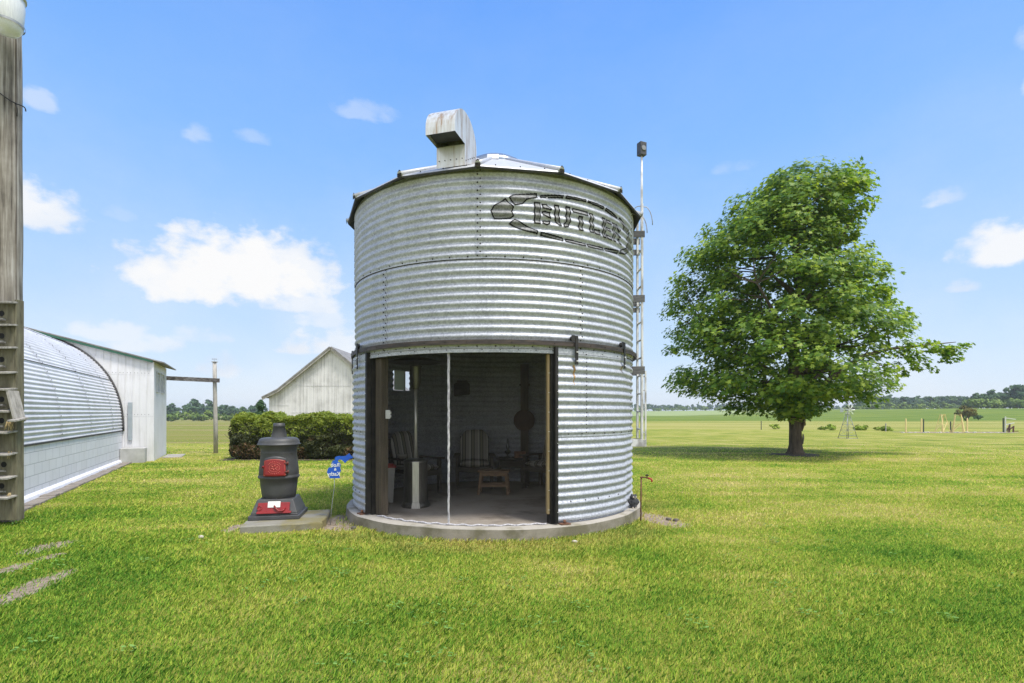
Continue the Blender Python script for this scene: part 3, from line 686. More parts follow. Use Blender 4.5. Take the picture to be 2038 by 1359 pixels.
def sliding_door(a0, a1, lead, lab):
    """curved corrugated door; lead is the leading edge angle at the opening"""
    ex = .036; b = MB(); ph = np.linspace(a0, a1, 25)
    for z0, z1 in ((.185, SLABZ+RH), (SLABZ+RH, 2.236)):
        nz = 96; zs = np.linspace(z0, z1, nz+1); vs = []; n = len(ph)
        off = .004 if z0 > 1 else 0
        for z in zs:
            e = max(0, min(1, (z-z0)/.05, (z1-z)/.03)); r = BR+ex+off-AMP*math.cos(2*PI*(z-SLABZ)/COR)*e
            for a in ph: vs.append(cyl(a, r, z))
        b.add(vs, [(i*n+j, i*n+j+1, (i+1)*n+j+1, (i+1)*n+j) for i in range(nz) for j in range(n-1)], 0, True)
    arcbox(b, a0, a1, BR+ex-.006, BR+ex+.008, 2.238, 2.296)
    mid = a0+(a1-a0)*.32 if lead == a0 else a1-(a1-a0)*.32
    for i in range(21):
        boltrow(b, mid+(.28 if i % 2 else -.62), mid+1, 2, -9, 0, 1) if False else None
        a = mid+(.3 if i % 2 else -.4); z = SLABZ+RH+.05+i*COR/2
        nrm = Vector((math.sin(R_(a)), -math.cos(R_(a)), 0)); c = Vector(cyl(a, BR+ex-AMP*math.cos(2*PI*(z-SLABZ)/COR)+.004, z))
        b.tube([c-nrm*.004, c+nrm*.008], [.0085, .006], 6, 1)
    boltrow(b, a0+4, a1-5, 6, BR+ex+.012, SLABZ+RH+.03, 1); boltrow(b, a0+5, a1-7, 5, BR+ex+.004, .42, 1)
    boltrow(b, a0+10, a1-8, 3, BR+ex+.008, 2.262, 1, .006)
    if lead == a0:
        for aa, zt, ln in ((28.6, 2.10, .24), (54.0, 2.14, .09)):
            vs = []; k = 30
            for i in range(k+1):
                z = zt-ln*i/k; wv = .12*math.sin(i*1.9); hw_ = (.42*(1-.75*i/k))
                r = BR+ex+.004-AMP*math.cos(2*PI*(z-SLABZ)/COR)+.002
                vs += [cyl(aa-hw_+wv, r, z), cyl(aa+hw_+wv, r, z)]
            b.add(vs, [(2*i, 2*i+1, 2*i+3, 2*i+2) for i in range(k)], 2, True)
    d = b.build('sliding_door', [M['steel'], M['bolt'], M['rust']], gb); d['label'] = lab
    # dark angle iron on the leading edge
    e = MB(); s = 1 if lead == a0 else -1
    arcbox(e, lead-s*.95, lead+s*.05, BR+.012, BR+.062, .165, 2.315); arcbox(e, lead-s*1.0, lead-s*.93, BR-.03, BR+.055, .165, 2.305)
    for z in np.arange(.3, 2.25, .21): boltrow(e, lead-s*.25, lead, 2, BR+.062, z, 1, .004)
    e.build('edge_iron', [M['blackiron'], M['bolt_bright']], d)
    far = a1 if lead == a0 else a0
    e = MB(); vs = []
    for i in range(81):
        z = .19+i*(2.235-.19)/80; wv = .22*math.sin(2*PI*(z-SLABZ)/COR)
        vs += [cyl(far+wv, BR+.03, z), cyl(far+s*.75+wv, BR+.02, z)]
    e.add(vs, [(2*i, 2*i+1, 2*i+3, 2*i+2) for i in range(80)], 0, True); e.build('edge_shade_strip', M['shadedark'], d)  # dark strip standing in for the shadow in the door's edge gap
    for aa in ((lead+s*6.6), (lead+s*32)):
        h = MB()
        arcbox(h, aa-.55, aa+.55, BR+.072, BR+.084, 2.105, 2.46, 0, .5)
        c0, c1 = cyl(aa-1.1, BR+.034, 2.425), cyl(aa-1.1, BR+.07, 2.425)
        h.tube([c0, c1], .034, 14, 0); arcbox(h, aa-1.9, aa-.5, BR+.072, BR+.078, 2.385, 2.465, 0, .5)
        for z in (2.15, 2.26): boltrow(h, aa, aa+.3, 2, BR+.084, z, 1, .009)
        h.build('hanger', [M['blackiron'], M['bolt_bright']], d)
    f = MB(); c = Vector(cyl(lead+s*2.2, BR+.07, SLABZ)); f.box(c+Vector((0, 0, .008)), (.13, .09, .012), R_(lead)); f.tube([c+Vector((0, 0, .01)), c+Vector((0, 0, .055))], [.022, .016], 8)
    f.build('floor_guide', M['rustiron'], d)
sliding_door(DOOR1+.3, 58.4, DOOR1+.3, 'right corrugated sliding door with rust streaks under its hangers')
sliding_door(-86.4, DOOR0-.3, DOOR0-.3, 'left corrugated sliding door slid back beside the doorway')
# jambs and screen
def jamb(a0, a1, r0, r1, name, mat, z0=SLABZ, z1=2.235, bev=0):
    b = MB(); arcbox(b, a0, a1, r0, r1, z0, z1, 0, .7)
    side = a0 if a0 > -20 else a1
    return b.build(name, mat, gb, bev=bev)
jamb(DOOR0+.05, DOOR0+1.4, BR-.12, BR-.005, 'door_jamb', M['blackiron']); jamb(DOOR1-1.5, DOOR1-.1, BR-.12, BR-.005, 'door_jamb', M['blackiron'])
b = MB(); arcbox(b, DOOR1-2.3, DOOR1-1.55, BR-.09, BR-.035, SLABZ+.12, 2.235)
for z in np.arange(.32, 2.2, .24): boltrow(b, DOOR1-1.9, DOOR1-1.6, 2, BR-.035, z, 1, .005)
b.build('trim_strip', [M['tanwood'], M['bolt_bright']], gb)
b = MB(); arcbox(b, DOOR0+1.5, DOOR0+5.6, BR-.16, BR-.055, SLABZ, 2.235)
b.build('door_post', M['jambwood'], gb)
def screen():
    b = MB(); ph = np.linspace(DOOR0+1.45, DOOR1-1.55, 50); zs = np.linspace(SLABZ+.012, 2.24, 30); vs = []
    for z in zs:
        for a in ph:
            r = BR-.045+.004*math.sin(a*.9+z*2)+.006*math.sin(z*5+a*.35); vs.append(cyl(a, r, z))
    n = len(ph); b.add(vs, [(i*n+j, i*n+j+1, (i+1)*n+j+1, (i+1)*n+j) for i in range(len(zs)-1) for j in range(n-1)], 0, True)
    s = b.build('screen', M['screen'], gb)
    b = MB(); vs = []
    for i in range(61):
        z = SLABZ+.01+i*(2.236-SLABZ)/60; wv = .06*math.sin(i*2.1)+.05*math.sin(i*.7); r = BR-.03+.004*math.sin(i*1.7); t = i/60
        hw_ = .34+.13*t
        vs += [cyl(-13.75+wv-hw_, r, z), cyl(-13.75+wv, r+.012, z), cyl(-13.75+wv+hw_, r, z)]
    b.add(vs, [(3*i+j, 3*i+j+1, 3*i+j+4, 3*i+j+3) for i in range(60) for j in range(2)], 0, True)
    b.build('zip', M['zip'], s)
    b = MB(); pts = [cyl(a, BR-.02+.012*math.sin(a*.8), SLABZ+.012+.006*math.sin(a*1.3)) for a in np.linspace(DOOR0+5, DOOR1-3, 60)]
    b.tube(pts, .011, 6); b.build('bottom_hem', M['zip'], s)
screen()
# roof
def roof():
    n = 14; a0 = -3.3; Re = 2.255; ze = 4.425; rt, zt = .40, 5.38
    b = MB(); ang = [a0+360/n*i for i in range(n)]
    sub = 8
    for i in range(n):
        a, a2 = ang[i], ang[(i+1) % n]; vs = []
        P0, P1 = Vector(cyl(a, Re, ze)), Vector(cyl(a2, Re, ze)); Q0, Q1 = Vector(cyl(a, rt, zt)), Vector(cyl(a2, rt, zt))
        th = Vector((0, 0, -.012))
        b.add([P0, P1, Q1, Q0], [(0, 1, 2, 3)], 0)
        mid = (P0+P1)/2; out = Vector((mid.x-BX, mid.y-BY, 0)).normalized()
        lip = out*.012
        b.add([P0+lip*0, P1, P1+lip+Vector((0, 0, -.022)), P0+lip+Vector((0, 0, -.022)), P1+lip*.2+Vector((0, 0, -.040)), P0+lip*.2+Vector((0, 0, -.040))], [(0, 3, 2, 1)], 0)
        inn = (Q0-P0)*.07; inn2 = (Q1-P1)*.07; dn = Vector((0, 0, -.045))
        b.add([P0+lip+Vector((0, 0, -.0221)), P1+lip+Vector((0, 0, -.0221)), P1+lip*.2+dn, P0+lip*.2+dn, P1+inn2+dn*.3, P0+inn+dn*.3], [(0, 3, 2, 1), (3, 5, 4, 2)], 2)  # eave underside faces: shade painted in as a dark colour
        # standing seam at the corner
        d = (Q0-P0); k = [P0+d*t+Vector((0, 0, .012)) for t in (-.012, .3, .7, 1)]
        b.tube(k, [.036, .030, .024, .02], 8, 0)
        nrm = Vector((math.sin(R_(a)), -math.cos(R_(a)), 0)); c = k[0]+nrm*.006
        tv = Vector((-nrm.y, nrm.x, 0)); up = Vector((0, 0, 1))
        b.add([c+tv*-.032+up*-.035, c+tv*.032+up*-.035, c+tv*.034+up*.005, c+tv*.018+up*.04, c+up*.056, c+tv*-.018+up*.04, c+tv*-.034+up*.005], [(0, 1, 2, 3, 4, 5, 6)], 1)
        # screws along the eave
        for t in (.2, .5, .8):
            p = P0.lerp(P1, t)+(Q0-P0)*.05; b.tube([p, p+Vector((0, 0, .012))], .008, 6, 1)
    r = b.build('roof', [M['roofsteel'], M['bolt'], M['shadedark']], gb)
    c = MB(); c.lathe([(.50, 5.325), (.50, 5.365), (.46, 5.42), (.36, 5.48), (.2, 5.53), (.001, 5.545)], (BX, BY, 0), 40)
    c.build('roof_cap', M['capglass'], r)
    c = MB(); p = cyl(-1, .66, 5.27); c.box(p, (.17, .03, .10), R_(-1), rx=R_(-25)); c.build('cap_latch', M['roofsteel'], r, bev=.005)
    # gooseneck vent
    a = -13.2; axr = R_(-16.2); u = Vector((math.sin(axr), -math.cos(axr), 0)); t = Vector((-u.y, u.x, 0)); up = Vector((0, 0, 1))
    o = Vector(cyl(a, 2.08, 0)); hw_ = .185
    prof = [(0, 4.50), (0, 4.755), (.315, 4.755)]
    for i in range(17):
        th = PI*i/16; prof.append((-.045+.36*math.cos(th), 4.84+.31*math.sin(th)))
    prof += [(-.405, 4.70)]
    A = [o+u*x+t*-hw_+up*z for x, z in prof]; B = [o+u*x+t*hw_+up*z for x, z in prof]; n = len(prof); v = MB()
    v.add(A+B, [tuple(range(n)), tuple(range(2*n-1, n-1, -1))], 0)
    for i in range(n):
        j = (i+1) % n
        if i == 1: continue
        v.add([A[i], A[j], B[j], B[i]], [(0, 3, 2, 1)], 0, 3 <= i < n-2)
    # recessed dark mouth
    q = up*.05; v.add([A[1]+q, A[2]+q-u*.012, B[2]+q-u*.012, B[1]+q], [(0, 1, 2, 3)], 1)
    for i in range(5):
        p = o+t*(hw_+.001)+u*(-.03-.07*i)+up*(4.57+.04*i); v.tube([p, p+t*.006], .007, 6, 1)
        p = o+u*.001+t*(-.15+.075*i)+up*4.585; v.tube([p, p+u*.006], .007, 6, 1)
    v.build('vent_hood', [M['hood'], M['hooddark']], r)
roof()
# lettering and its oval border, painted on the corrugated wall
def lettering():
    def rect(x0, x1, z0, z1, sk=0): return [(x0, z0), (x1, z0), (x1+sk, z1), (x0+sk, z1)]
    P = []
    P += [rect(.537, .622, 3.79, 4.062), [(.64, 4.05), (.70, 4.052), (.765, 3.992), (.762, 3.972), (.64, 3.985)],
          [(.64, 3.955), (.665, 3.965), (.755, 3.958), (.742, 3.915), (.757, 3.872), (.70, 3.882), (.645, 3.91)],
          [(.648, 3.845), (.755, 3.855), (.742, 3.81), (.70, 3.783), (.64, 3.802)]]
    P += [[(.80, 4.06), (.872, 4.06), (.872, 3.875), (.895, 3.84), (.90, 3.80), (.865, 3.805), (.83, 3.83), (.80, 3.875)],
          [(.958, 4.062), (1.03, 4.062), (1.03, 3.87), (1.0, 3.81), (.945, 3.788), (.925, 3.80), (.93, 3.84), (.958, 3.87)]]
    P += [rect(1.058, 1.305, 3.997, 4.06), rect(1.15, 1.222, 3.79, 3.975)]
    P += [rect(1.332, 1.402, 3.80, 4.055), [(1.415, 3.865), (1.53, 3.872), (1.535, 3.84), (1.52, 3.795), (1.415, 3.795)]]
    P += [rect(1.572, 1.645, 3.785, 4.055), rect(1.662, 1.768, 3.99, 4.05), rect(1.662, 1.755, 3.895, 3.95), rect(1.662, 1.77, 3.785, 3.85)]
    P += [rect(1.806, 1.88, 3.79, 4.05), [(1.895, 4.05), (1.97, 4.045), (2.02, 3.995), (2.0, 3.95), (1.895, 3.98)],
          [(1.895, 3.945), (1.965, 3.935), (2.02, 3.89), (1.985, 3.875), (1.895, 3.91)], [(1.95, 3.87), (2.01, 3.865), (2.04, 3.79), (1.965, 3.795)]]
    cxm = 1.285
    def mirror(p): return [(2*cxm-x, z) for x, z in p]
    tip = [(.01, 3.93), (.05, 3.985), (.19, 4.078), (.295, 3.976), (.272, 3.92), (.295, 3.866), (.25, 3.835), (.16, 3.825), (.057, 3.822), (.03, 3.87)]
    up = [(.227, 4.085), (.28, 4.13), (.577, 4.165), (.582, 4.11), (.45, 4.07), (.40, 4.02), (.303, 3.992)]
    lo = [(.227, 3.77), (.303, 3.842), (.40, 3.785), (.587, 3.712), (.582, 3.668), (.42, 3.69), (.30, 3.735)]
    P += [tip, up, lo, mirror(tip), mirror(up), mirror(lo)]
    for x0, x1 in ((.617, .926), (.954, 1.265), (1.291, 1.60), (1.63, 1.95)):
        def zt(x): return 4.20-.055*((x-cxm)/.7)**2
        def zb(x): return 3.607+.055*((x-cxm)/.7)**2
        P += [[(x0, zt(x0)-.035), (x1, zt(x1)-.035), (x1, zt(x1)), ((x0+x1)/2, zt((x0+x1)/2)), (x0, zt(x0))]]
        P += [[(x0, zb(x0)), ((x0+x1)/2, zb((x0+x1)/2)), (x1, zb(x1)), (x1, zb(x1)+.045), (x0, zb(x0)+.045)]]
    V = []; MI = []; cs = .0055
    for p in P:
        A = np.array(p); x0, z0 = A.min(0); x1, z1 = A.max(0)
        gx = np.arange(x0, x1, cs)+cs/2; gzz = np.arange(z0, z1, cs)+cs/2
        X, Z = np.meshgrid(gx, gzz); X = X.ravel(); Z = Z.ravel(); ins = np.zeros(len(X), bool); dist = np.full(len(X), 9.0)
        for i in range(len(A)):
            a, c = A[i], A[(i+1) % len(A)]
            cond = ((a[1] > Z) != (c[1] > Z)); 
            with np.errstate(all='ignore'):
                xi = (c[0]-a[0])*(Z-a[1])/(c[1]-a[1]+1e-12)+a[0]
            ins ^= cond & (X < xi)
            d = c-a; t = np.clip(((X-a[0])*d[0]+(Z-a[1])*d[1])/(d@d+1e-12), 0, 1)
            dist = np.minimum(dist, np.hypot(X-a[0]-t*d[0], Z-a[1]-t*d[1]))
        X, Z, dist = X[ins], Z[ins], dist[ins]
        for x, z, d in zip(X, Z, dist):
            for ox, oz in ((-1, -1), (1, -1), (1, 1), (-1, 1)):
                zz = z+oz*cs/2; xx = (x+ox*cs/2)/BR; r = cr(zz, .0085)
                V.append((r*math.sin(xx), -r*math.cos(xx), zz))
            MI.append(0 if d < .0155 else 1)
    mk = simple('black_paint', (.008, .008, .009), (.02, .02, .02), 30, .9, spec=.1); mg = galv('worn_grey_paint', (.25, .255, .265), (.05, .052, .058), .7, .15, 60)
    o = np_mesh('lettering', np.array(V), 4, [mk, mg], np.array(MI), parent=gb); o['label'] = 'black outlined stencil letters in a pointed oval border'
lettering()
# window in the far wall
b = MB(); arcbox(b, -126.6, -119.7, BR-.02, BR-.014, 1.92, 2.27, 0, 1); arcbox(b, -126.9, -126.4, BR-.03, BR+.01, 1.91, 2.27, 0, .5)
b.build('window', [M['vinyl'], M['pane']], gb)

# ladder on the right flank, with a mast and lamp
def ladder():
    L = MB()
    def at(phi, r, z): return cyl(phi, r, z)
    lad = MB()
    # rails run vertically, one near and one farther round the wall
    def rail(phi, r, z0, z1, w_=.045): lad.bar(at(phi, r, z0), at(phi, r, z1), w_, .03, 0, up=(1, 0, 0))
    rail(84.5, BR+.17, 1.10, 4.75); rail(93, BR+.17, 1.10, 4.75)
    o = lad.build('ladder', M['ladderwhite'], gb)
    for i in range(13):
        z = 1.25+i*.28; q = MB(); q.tube([at(84.5, BR+.17, z), at(93, BR+.17, z)], .014, 8); q.build('rung', M['ladderwhite'], o)
    q = MB()
    for ph in (84.8, 92.2): q.bar(at(ph, BR+.225, 1.07), at(ph, BR+.225, 2.16), .032, .022, 0, up=(1, 0, 0))
    for i in range(5): q.tube([at(84.8, BR+.225, 1.2+i*.22), at(92.2, BR+.225, 1.2+i*.22)], .010, 6)
    q.build('lower_section', M['ladderwhite'], o)
    for z, hh, mm in ((4.28, .10, 'ladderdark'), (4.10, .09, 'ladderdark'), (3.28, .11, 'ladderdark'), (3.17, .08, 'ladderdark'), (2.17, .12, 'ladderdark'), (1.04, .11, 'ladderwhite')):
        for ph in ((84.2, 93.2) if z not in (4.10, 3.17) else (93.2,)):
            q = MB(); q.bar(at(ph, BR-.01, z), at(ph, BR+.21 if mm == 'ladderdark' else BR+.235, z), .03, hh, 0)
            q.build('bracket', M[mm], o, bev=.004)
    for ph in (84.5, 93):
        q = MB(); q.tube([at(ph, BR-.02+.14*(1-math.cos(t)), 4.42+.30*math.sin(t)) if t < PI/2*1.2 else at(ph, BR+.05+.14*(1-math.cos(t)), 4.42+.30*math.sin(t)) for t in np.linspace(0, PI, 14)], .007, 6)
        q.build('hand_hoop', M['rodgrey'], o)
    q = MB(); q.tube([at(84.5, BR+.165, 4.2), at(84.5, BR+.165, 5.0), at(84.5, BR+.165, 5.5)], [.02, .018, .015], 8)
    mast = q.build('mast', M['ladderwhite'], o)
    q = MB(); c = Vector(at(84.5, BR+.165, 5.6)); q.box(c, (.115, .10, .20), R_(24)); d = Vector((math.sin(R_(24)), -math.cos(R_(24)), 0))
    q.tube([c+d*.05, c+d*.062], [.045, .04], 16, 1)
    q.build('lamp', [M['lampblack'], M['lampglass']], o, bev=.006)
ladder()

# ------------------------------------------------------------------ furniture inside the bin
FZ = SLABZ+.002
def chair(loc, rz, label):
    t = thing('patio_chair', (loc[0], loc[1], FZ), label, 'chair', rz, 'striped patio chairs in the bin')
    # local: facing -y
    b = MB(); b.box((0, 0, .375), (.60, .55, .035)); b.box((0, -.285, .355), (.60, .03, .085)); b.build('seat', M['chairwood'], t, True, bev=.006)
    b = MB()
    for i in range(5): b.box((-.22+.11*i, .36, .66), (.095, .022, .62-.05*abs(i-2)), rx=R_(-16))
    b.build('backrest', M['chairwood'], t, True, bev=.004)
    for sx in (-1, 1):
        for y in (-.24, .26):
            b = MB(); b.box((sx*.31, y, .29), (.05, .07, .58)); b.build('leg', M['chairwood'], t, True, bev=.005)
        b = MB(); b.box((sx*.32, .0, .59), (.11, .66, .028)); b.build('armrest', M['chairwood'], t, True, bev=.008)
    def cushion(w_, l, th, rounded):
        n, m_ = 21, 15; vs = []
        for side in (1, -1):
            for j in range(m_+1):
                v = j/m_
                for i in range(n+1):
                    u = i/n*2-1; ww = w_
                    if rounded and v > .6: ww = w_*math.sqrt(max(.04, 1-((v-.6)/.42)**2*.8))
                    e = max(0, (1-abs(u)**4)*(1-abs(2*v-1)**6)); h_ = th*e**.5*(.85+.15*math.cos(v*PI*6)**2)
                    vs.append((u*ww/2, v*l, side*h_/2))
        k = (n+1)*(m_+1); fs = []
        for s_ in (0, 1):
            for j in range(m_):
                for i in range(n):
                    q = (s_*k+j*(n+1)+i, s_*k+j*(n+1)+i+1, s_*k+(j+1)*(n+1)+i+1, s_*k+(j+1)*(n+1)+i); fs.append(q if s_ == 0 else q[::-1])
        return vs, fs
    vs, fs = cushion(.54, .56, .12, False); b = MB(); b.add([(x, -.30+y, .45+z) for x, y, z in vs], fs, 0, True); b.build('seat_cushion', M['stripe'], t, True)
    vs, fs = cushion(.54, .62, .11, True); ro = Matrix.Rotation(R_(74), 3, 'X'); b = MB(); b.add([ro @ Vector((x, y, z))+Vector((0, .22, .44)) for x, y, z in vs], fs, 0, True)
    b.build('back_cushion', M['stripe'], t, True)
    return t
chair((-.68, 9.72), R_(4), 'striped cushioned wooden chair in the middle of the bin behind the stool')
chair((-1.62, 9.0), R_(48), 'striped cushioned wooden chair half hidden behind the steel patio heater')
chair((.62, 9.62), R_(-38), 'striped cushioned wooden chair partly hidden by the right door jamb')
def stool():
    t = thing('stool', (-.30, 8.98, FZ), 'low brown wooden stool with splayed legs on the concrete floor', 'stool', R_(-4))
    b = MB(); b.box((0, 0, .385), (.52, .30, .03)); b.build('seat', M['stoolwood'], t, True, bev=.005)
    for sx in (-1, 1):
        for sy in (-1, 1):
            b = MB(); b.bar((sx*.205, sy*.11, .37), (sx*.245, sy*.14, 0), .045, .035, 0, up=(0, 1, 0)); b.build('leg', M['stoolwood'], t, True, bev=.004)
    b = MB(); b.box((0, -.118, .335), (.40, .02, .06)); b.box((0, .118, .335), (.40, .02, .06)); b.build('apron', M['stoolwood'], t, True, bev=.003)
    b = MB(); b.box((0, -.13, .15), (.44, .02, .04)); b.build('stretcher', M['stoolwood'], t, True, bev=.003)
    b = MB(); b.box((0, .13, .15), (.44, .02, .04)); b.build('stretcher', M['stoolwood'], t, True, bev=.003)
stool()
def heater():
    x, y = -1.40, 7.78; t = thing('patio_heater', (x, y, FZ), 'tall stainless steel patio heater standing behind the left part of the screen', 'patio heater', R_(10))
    b = MB(); b.lathe([(.0, 0), (.205, 0), (.21, .03), (.19, .065), (.175, .08)], n=36); b.build('base', M['heaterdark'], t, True)
    b = MB(); b.lathe([(.172, .08), (.172, .64), (.178, .645), (.178, .66), (.165, .675), (.12, .69), (.03, .70), (.001, .70)], n=36); b.build('gas_housing', M['heaterdark'], t, True)
    b = MB(); b.extrude([(-.046, .085), (.046, .085), (.046, .66), (-.046, .66)], (-.0, -.166, 0), (1, 0, 0), (0, 0, 1), .022); b.extrude([(-.062, -.002), (.062, -.002), (.05, .085), (-.05, .085)], (0, -.188, 0), (1, 0, 0), (0, 0, 1), .022)
    b.box((0, -.19, .17), (.094, .008, .006)); b.box((0, -.19, .62), (.094, .008, .006)); b.build('front_panel', M['chrome'], t, True, bev=.004)
    b = MB(); b.tube([(0, 0, .69), (0, 0, 1.72)], .024, 14); b.build('pole', M['chrome'], t, True)
    b = MB(); b.lathe([(.04, 1.70), (.06, 1.74), (.075, 1.80), (.085, 2.02), (.09, 2.04), (.001, 2.06)], n=24); h = b.build('burner', M['heaterdark'], t, True)
    b = MB()
    for i in range(3): a = 2*PI*i/3; b.tube([(.07*math.cos(a), .07*math.sin(a), 2.03), (.07*math.cos(a), .07*math.sin(a), 2.10)], .006, 6)
    b.lathe([(.40, 2.085), (.38, 2.10), (.2, 2.15), (.001, 2.17)], n=36); b.build('reflector', M['heaterdark'], t, True)
heater()
def trashcan():
    t = thing('trash_can', (-1.90, 8.12, FZ), 'white trash can with a red lid just inside the left door post', 'trash can', R_(12))
    b = MB(); vs = []
    for z, s in ((0, .19), (.05, .195), (.5, .25), (.53, .265)):
        vs += [(-s/2, -s*.4, z), (s/2, -s*.4, z), (s/2, s*.4, z), (-s/2, s*.4, z)]
    b.add(vs, [(i*4+j, i*4+(j+1) % 4, i*4+4+(j+1) % 4, i*4+4+j) for i in range(3) for j in range(4)]+[(3, 2, 1, 0)]); b.build('body', M['canwhite'], t, True, bev=.012)
    b = MB(); b.box((0, 0, .545), (.28, .235, .03)); b.box((0, 0, .57), (.2, .16, .03)); b.build('lid', M['canred'], t, True, bev=.008)
trashcan()
def sidetable():
    t = thing('side_table', (.03, 10.08, FZ), 'small dark side table against the back wall under the oil lamp', 'side table', R_(-6))
    b = MB(); b.box((0, 0, .50), (.62, .38, .03)); b.build('table_top', M['chairwood'], t, True, bev=.004)
    for sx in (-1, 1):
        for sy in (-1, 1):
            b = MB(); b.box((sx*.27, sy*.15, .243), (.045, .045, .486)); b.build('leg', M['chairwood'], t, True, bev=.003)
    b = MB(); b.box((0, 0, .40), (.54, .30, .12)); b.build('drawer', M['chairwood'], t, True, bev=.003)
    z = FZ+.515
    o = thing('oil_lamp', (-.08, 10.02, z), 'slim dark oil lamp with a tall chimney on the side table', 'oil lamp')
    b = MB(); b.lathe([(.0, 0), (.055, .0), (.05, .015), (.02, .03), (.02, .06), (.055, .09), (.06, .12), (.02, .15)], n=20); b.build('base', M['lampoil'], o, True)
    b = MB(); b.lathe([(.02, .15), (.032, .17), (.036, .21), (.022, .25), (.018, .36), (.016, .36)], n=16); b.build('chimney', M['lampglass'], o, True)
    b = MB(); b.box((.15, 10.04, z+.05), (.2, .14, .10), R_(8)); b.box((.15, 10.04, z+.107), (.21, .15, .014), R_(8))
    tag(b.build('small_box', M['boxred'], loc=(.15, 10.04, z), bev=.004), 'small reddish box on the side table beside the oil lamp', 'box')
sidetable()
def wallpost():
    p = MB(); x, y = .245, 10.40
    t = thing('wooden_post', (x, y, FZ), 'dark upright board post against the back wall carrying the round plaque', 'post')
    p.box((x, y, FZ+1.15), (.155, .06, 2.30)); p.build('board', M['jambwood'], t, bev=.004)
    for z in (.3, 1.1, 1.9):
        q = MB(); q.box((x, y+.05, FZ+z), (.20, .04, .04)); q.build('cleat', M['jambwood'], t)
    q = MB(); c = Vector((x-.01, y-.045, 1.36)); q.tube([c+Vector((0, .014, 0)), c, c-Vector((0, .008, 0))], [.205, .205, .19], 40); q.tube([c-Vector((0, .01, 0)), c-Vector((0, .018, 0))], [.02, .015], 12)
    tag(q.build('round_plaque', M['plaque'], loc=c), 'round brown plaque hanging on the dark post', 'plaque')
    q = MB(); a = -172; 
    pts = [(-.16, -.11), (.16, -.14), (.17, .10), (.10, .13), (.10, .17), (-.10, .17), (-.12, .12), (-.16, .10)]
    cpos = Vector(cyl(178, BR-.05, 1.95)); cpos.x -= .78; cpos = Vector((-.98, 10.42, 1.97))
    q.extrude(pts, cpos, Vector((.96, -.28, 0)) * -1, (0, 0, 1), .02)
    tag(q.build('wall_plaque', M['chairwood'], loc=cpos, bev=.004), 'dark wooden plaque hanging high on the back wall left of the post', 'plaque')
wallpost()
b = MB(); c = cyl(DOOR0+7.2, BR-.12, 1.49); rz = R_(DOOR0+30)
b.box(c, (.07, .012, .115), rz); b.box((c[0]+.03, c[1], c[2]+.02), (.03, .012, .03), rz); b.box((c[0]+.03, c[1], c[2]-.025), (.03, .012, .03), rz)
b.build('switch_plate', M['plate'], gb, bev=.003)
b = MB(); bl = (-1.79, 8.72, FZ+.606); b.lathe([(.0, 0), (.04, 0), (.075, .05), (.08, .07), (.07, .07), (.03, .02)], bl, 20); tag(b.build('bowl', M['stone'], loc=bl), 'small pale bowl on the left chair arm behind the trash can', 'bowl')

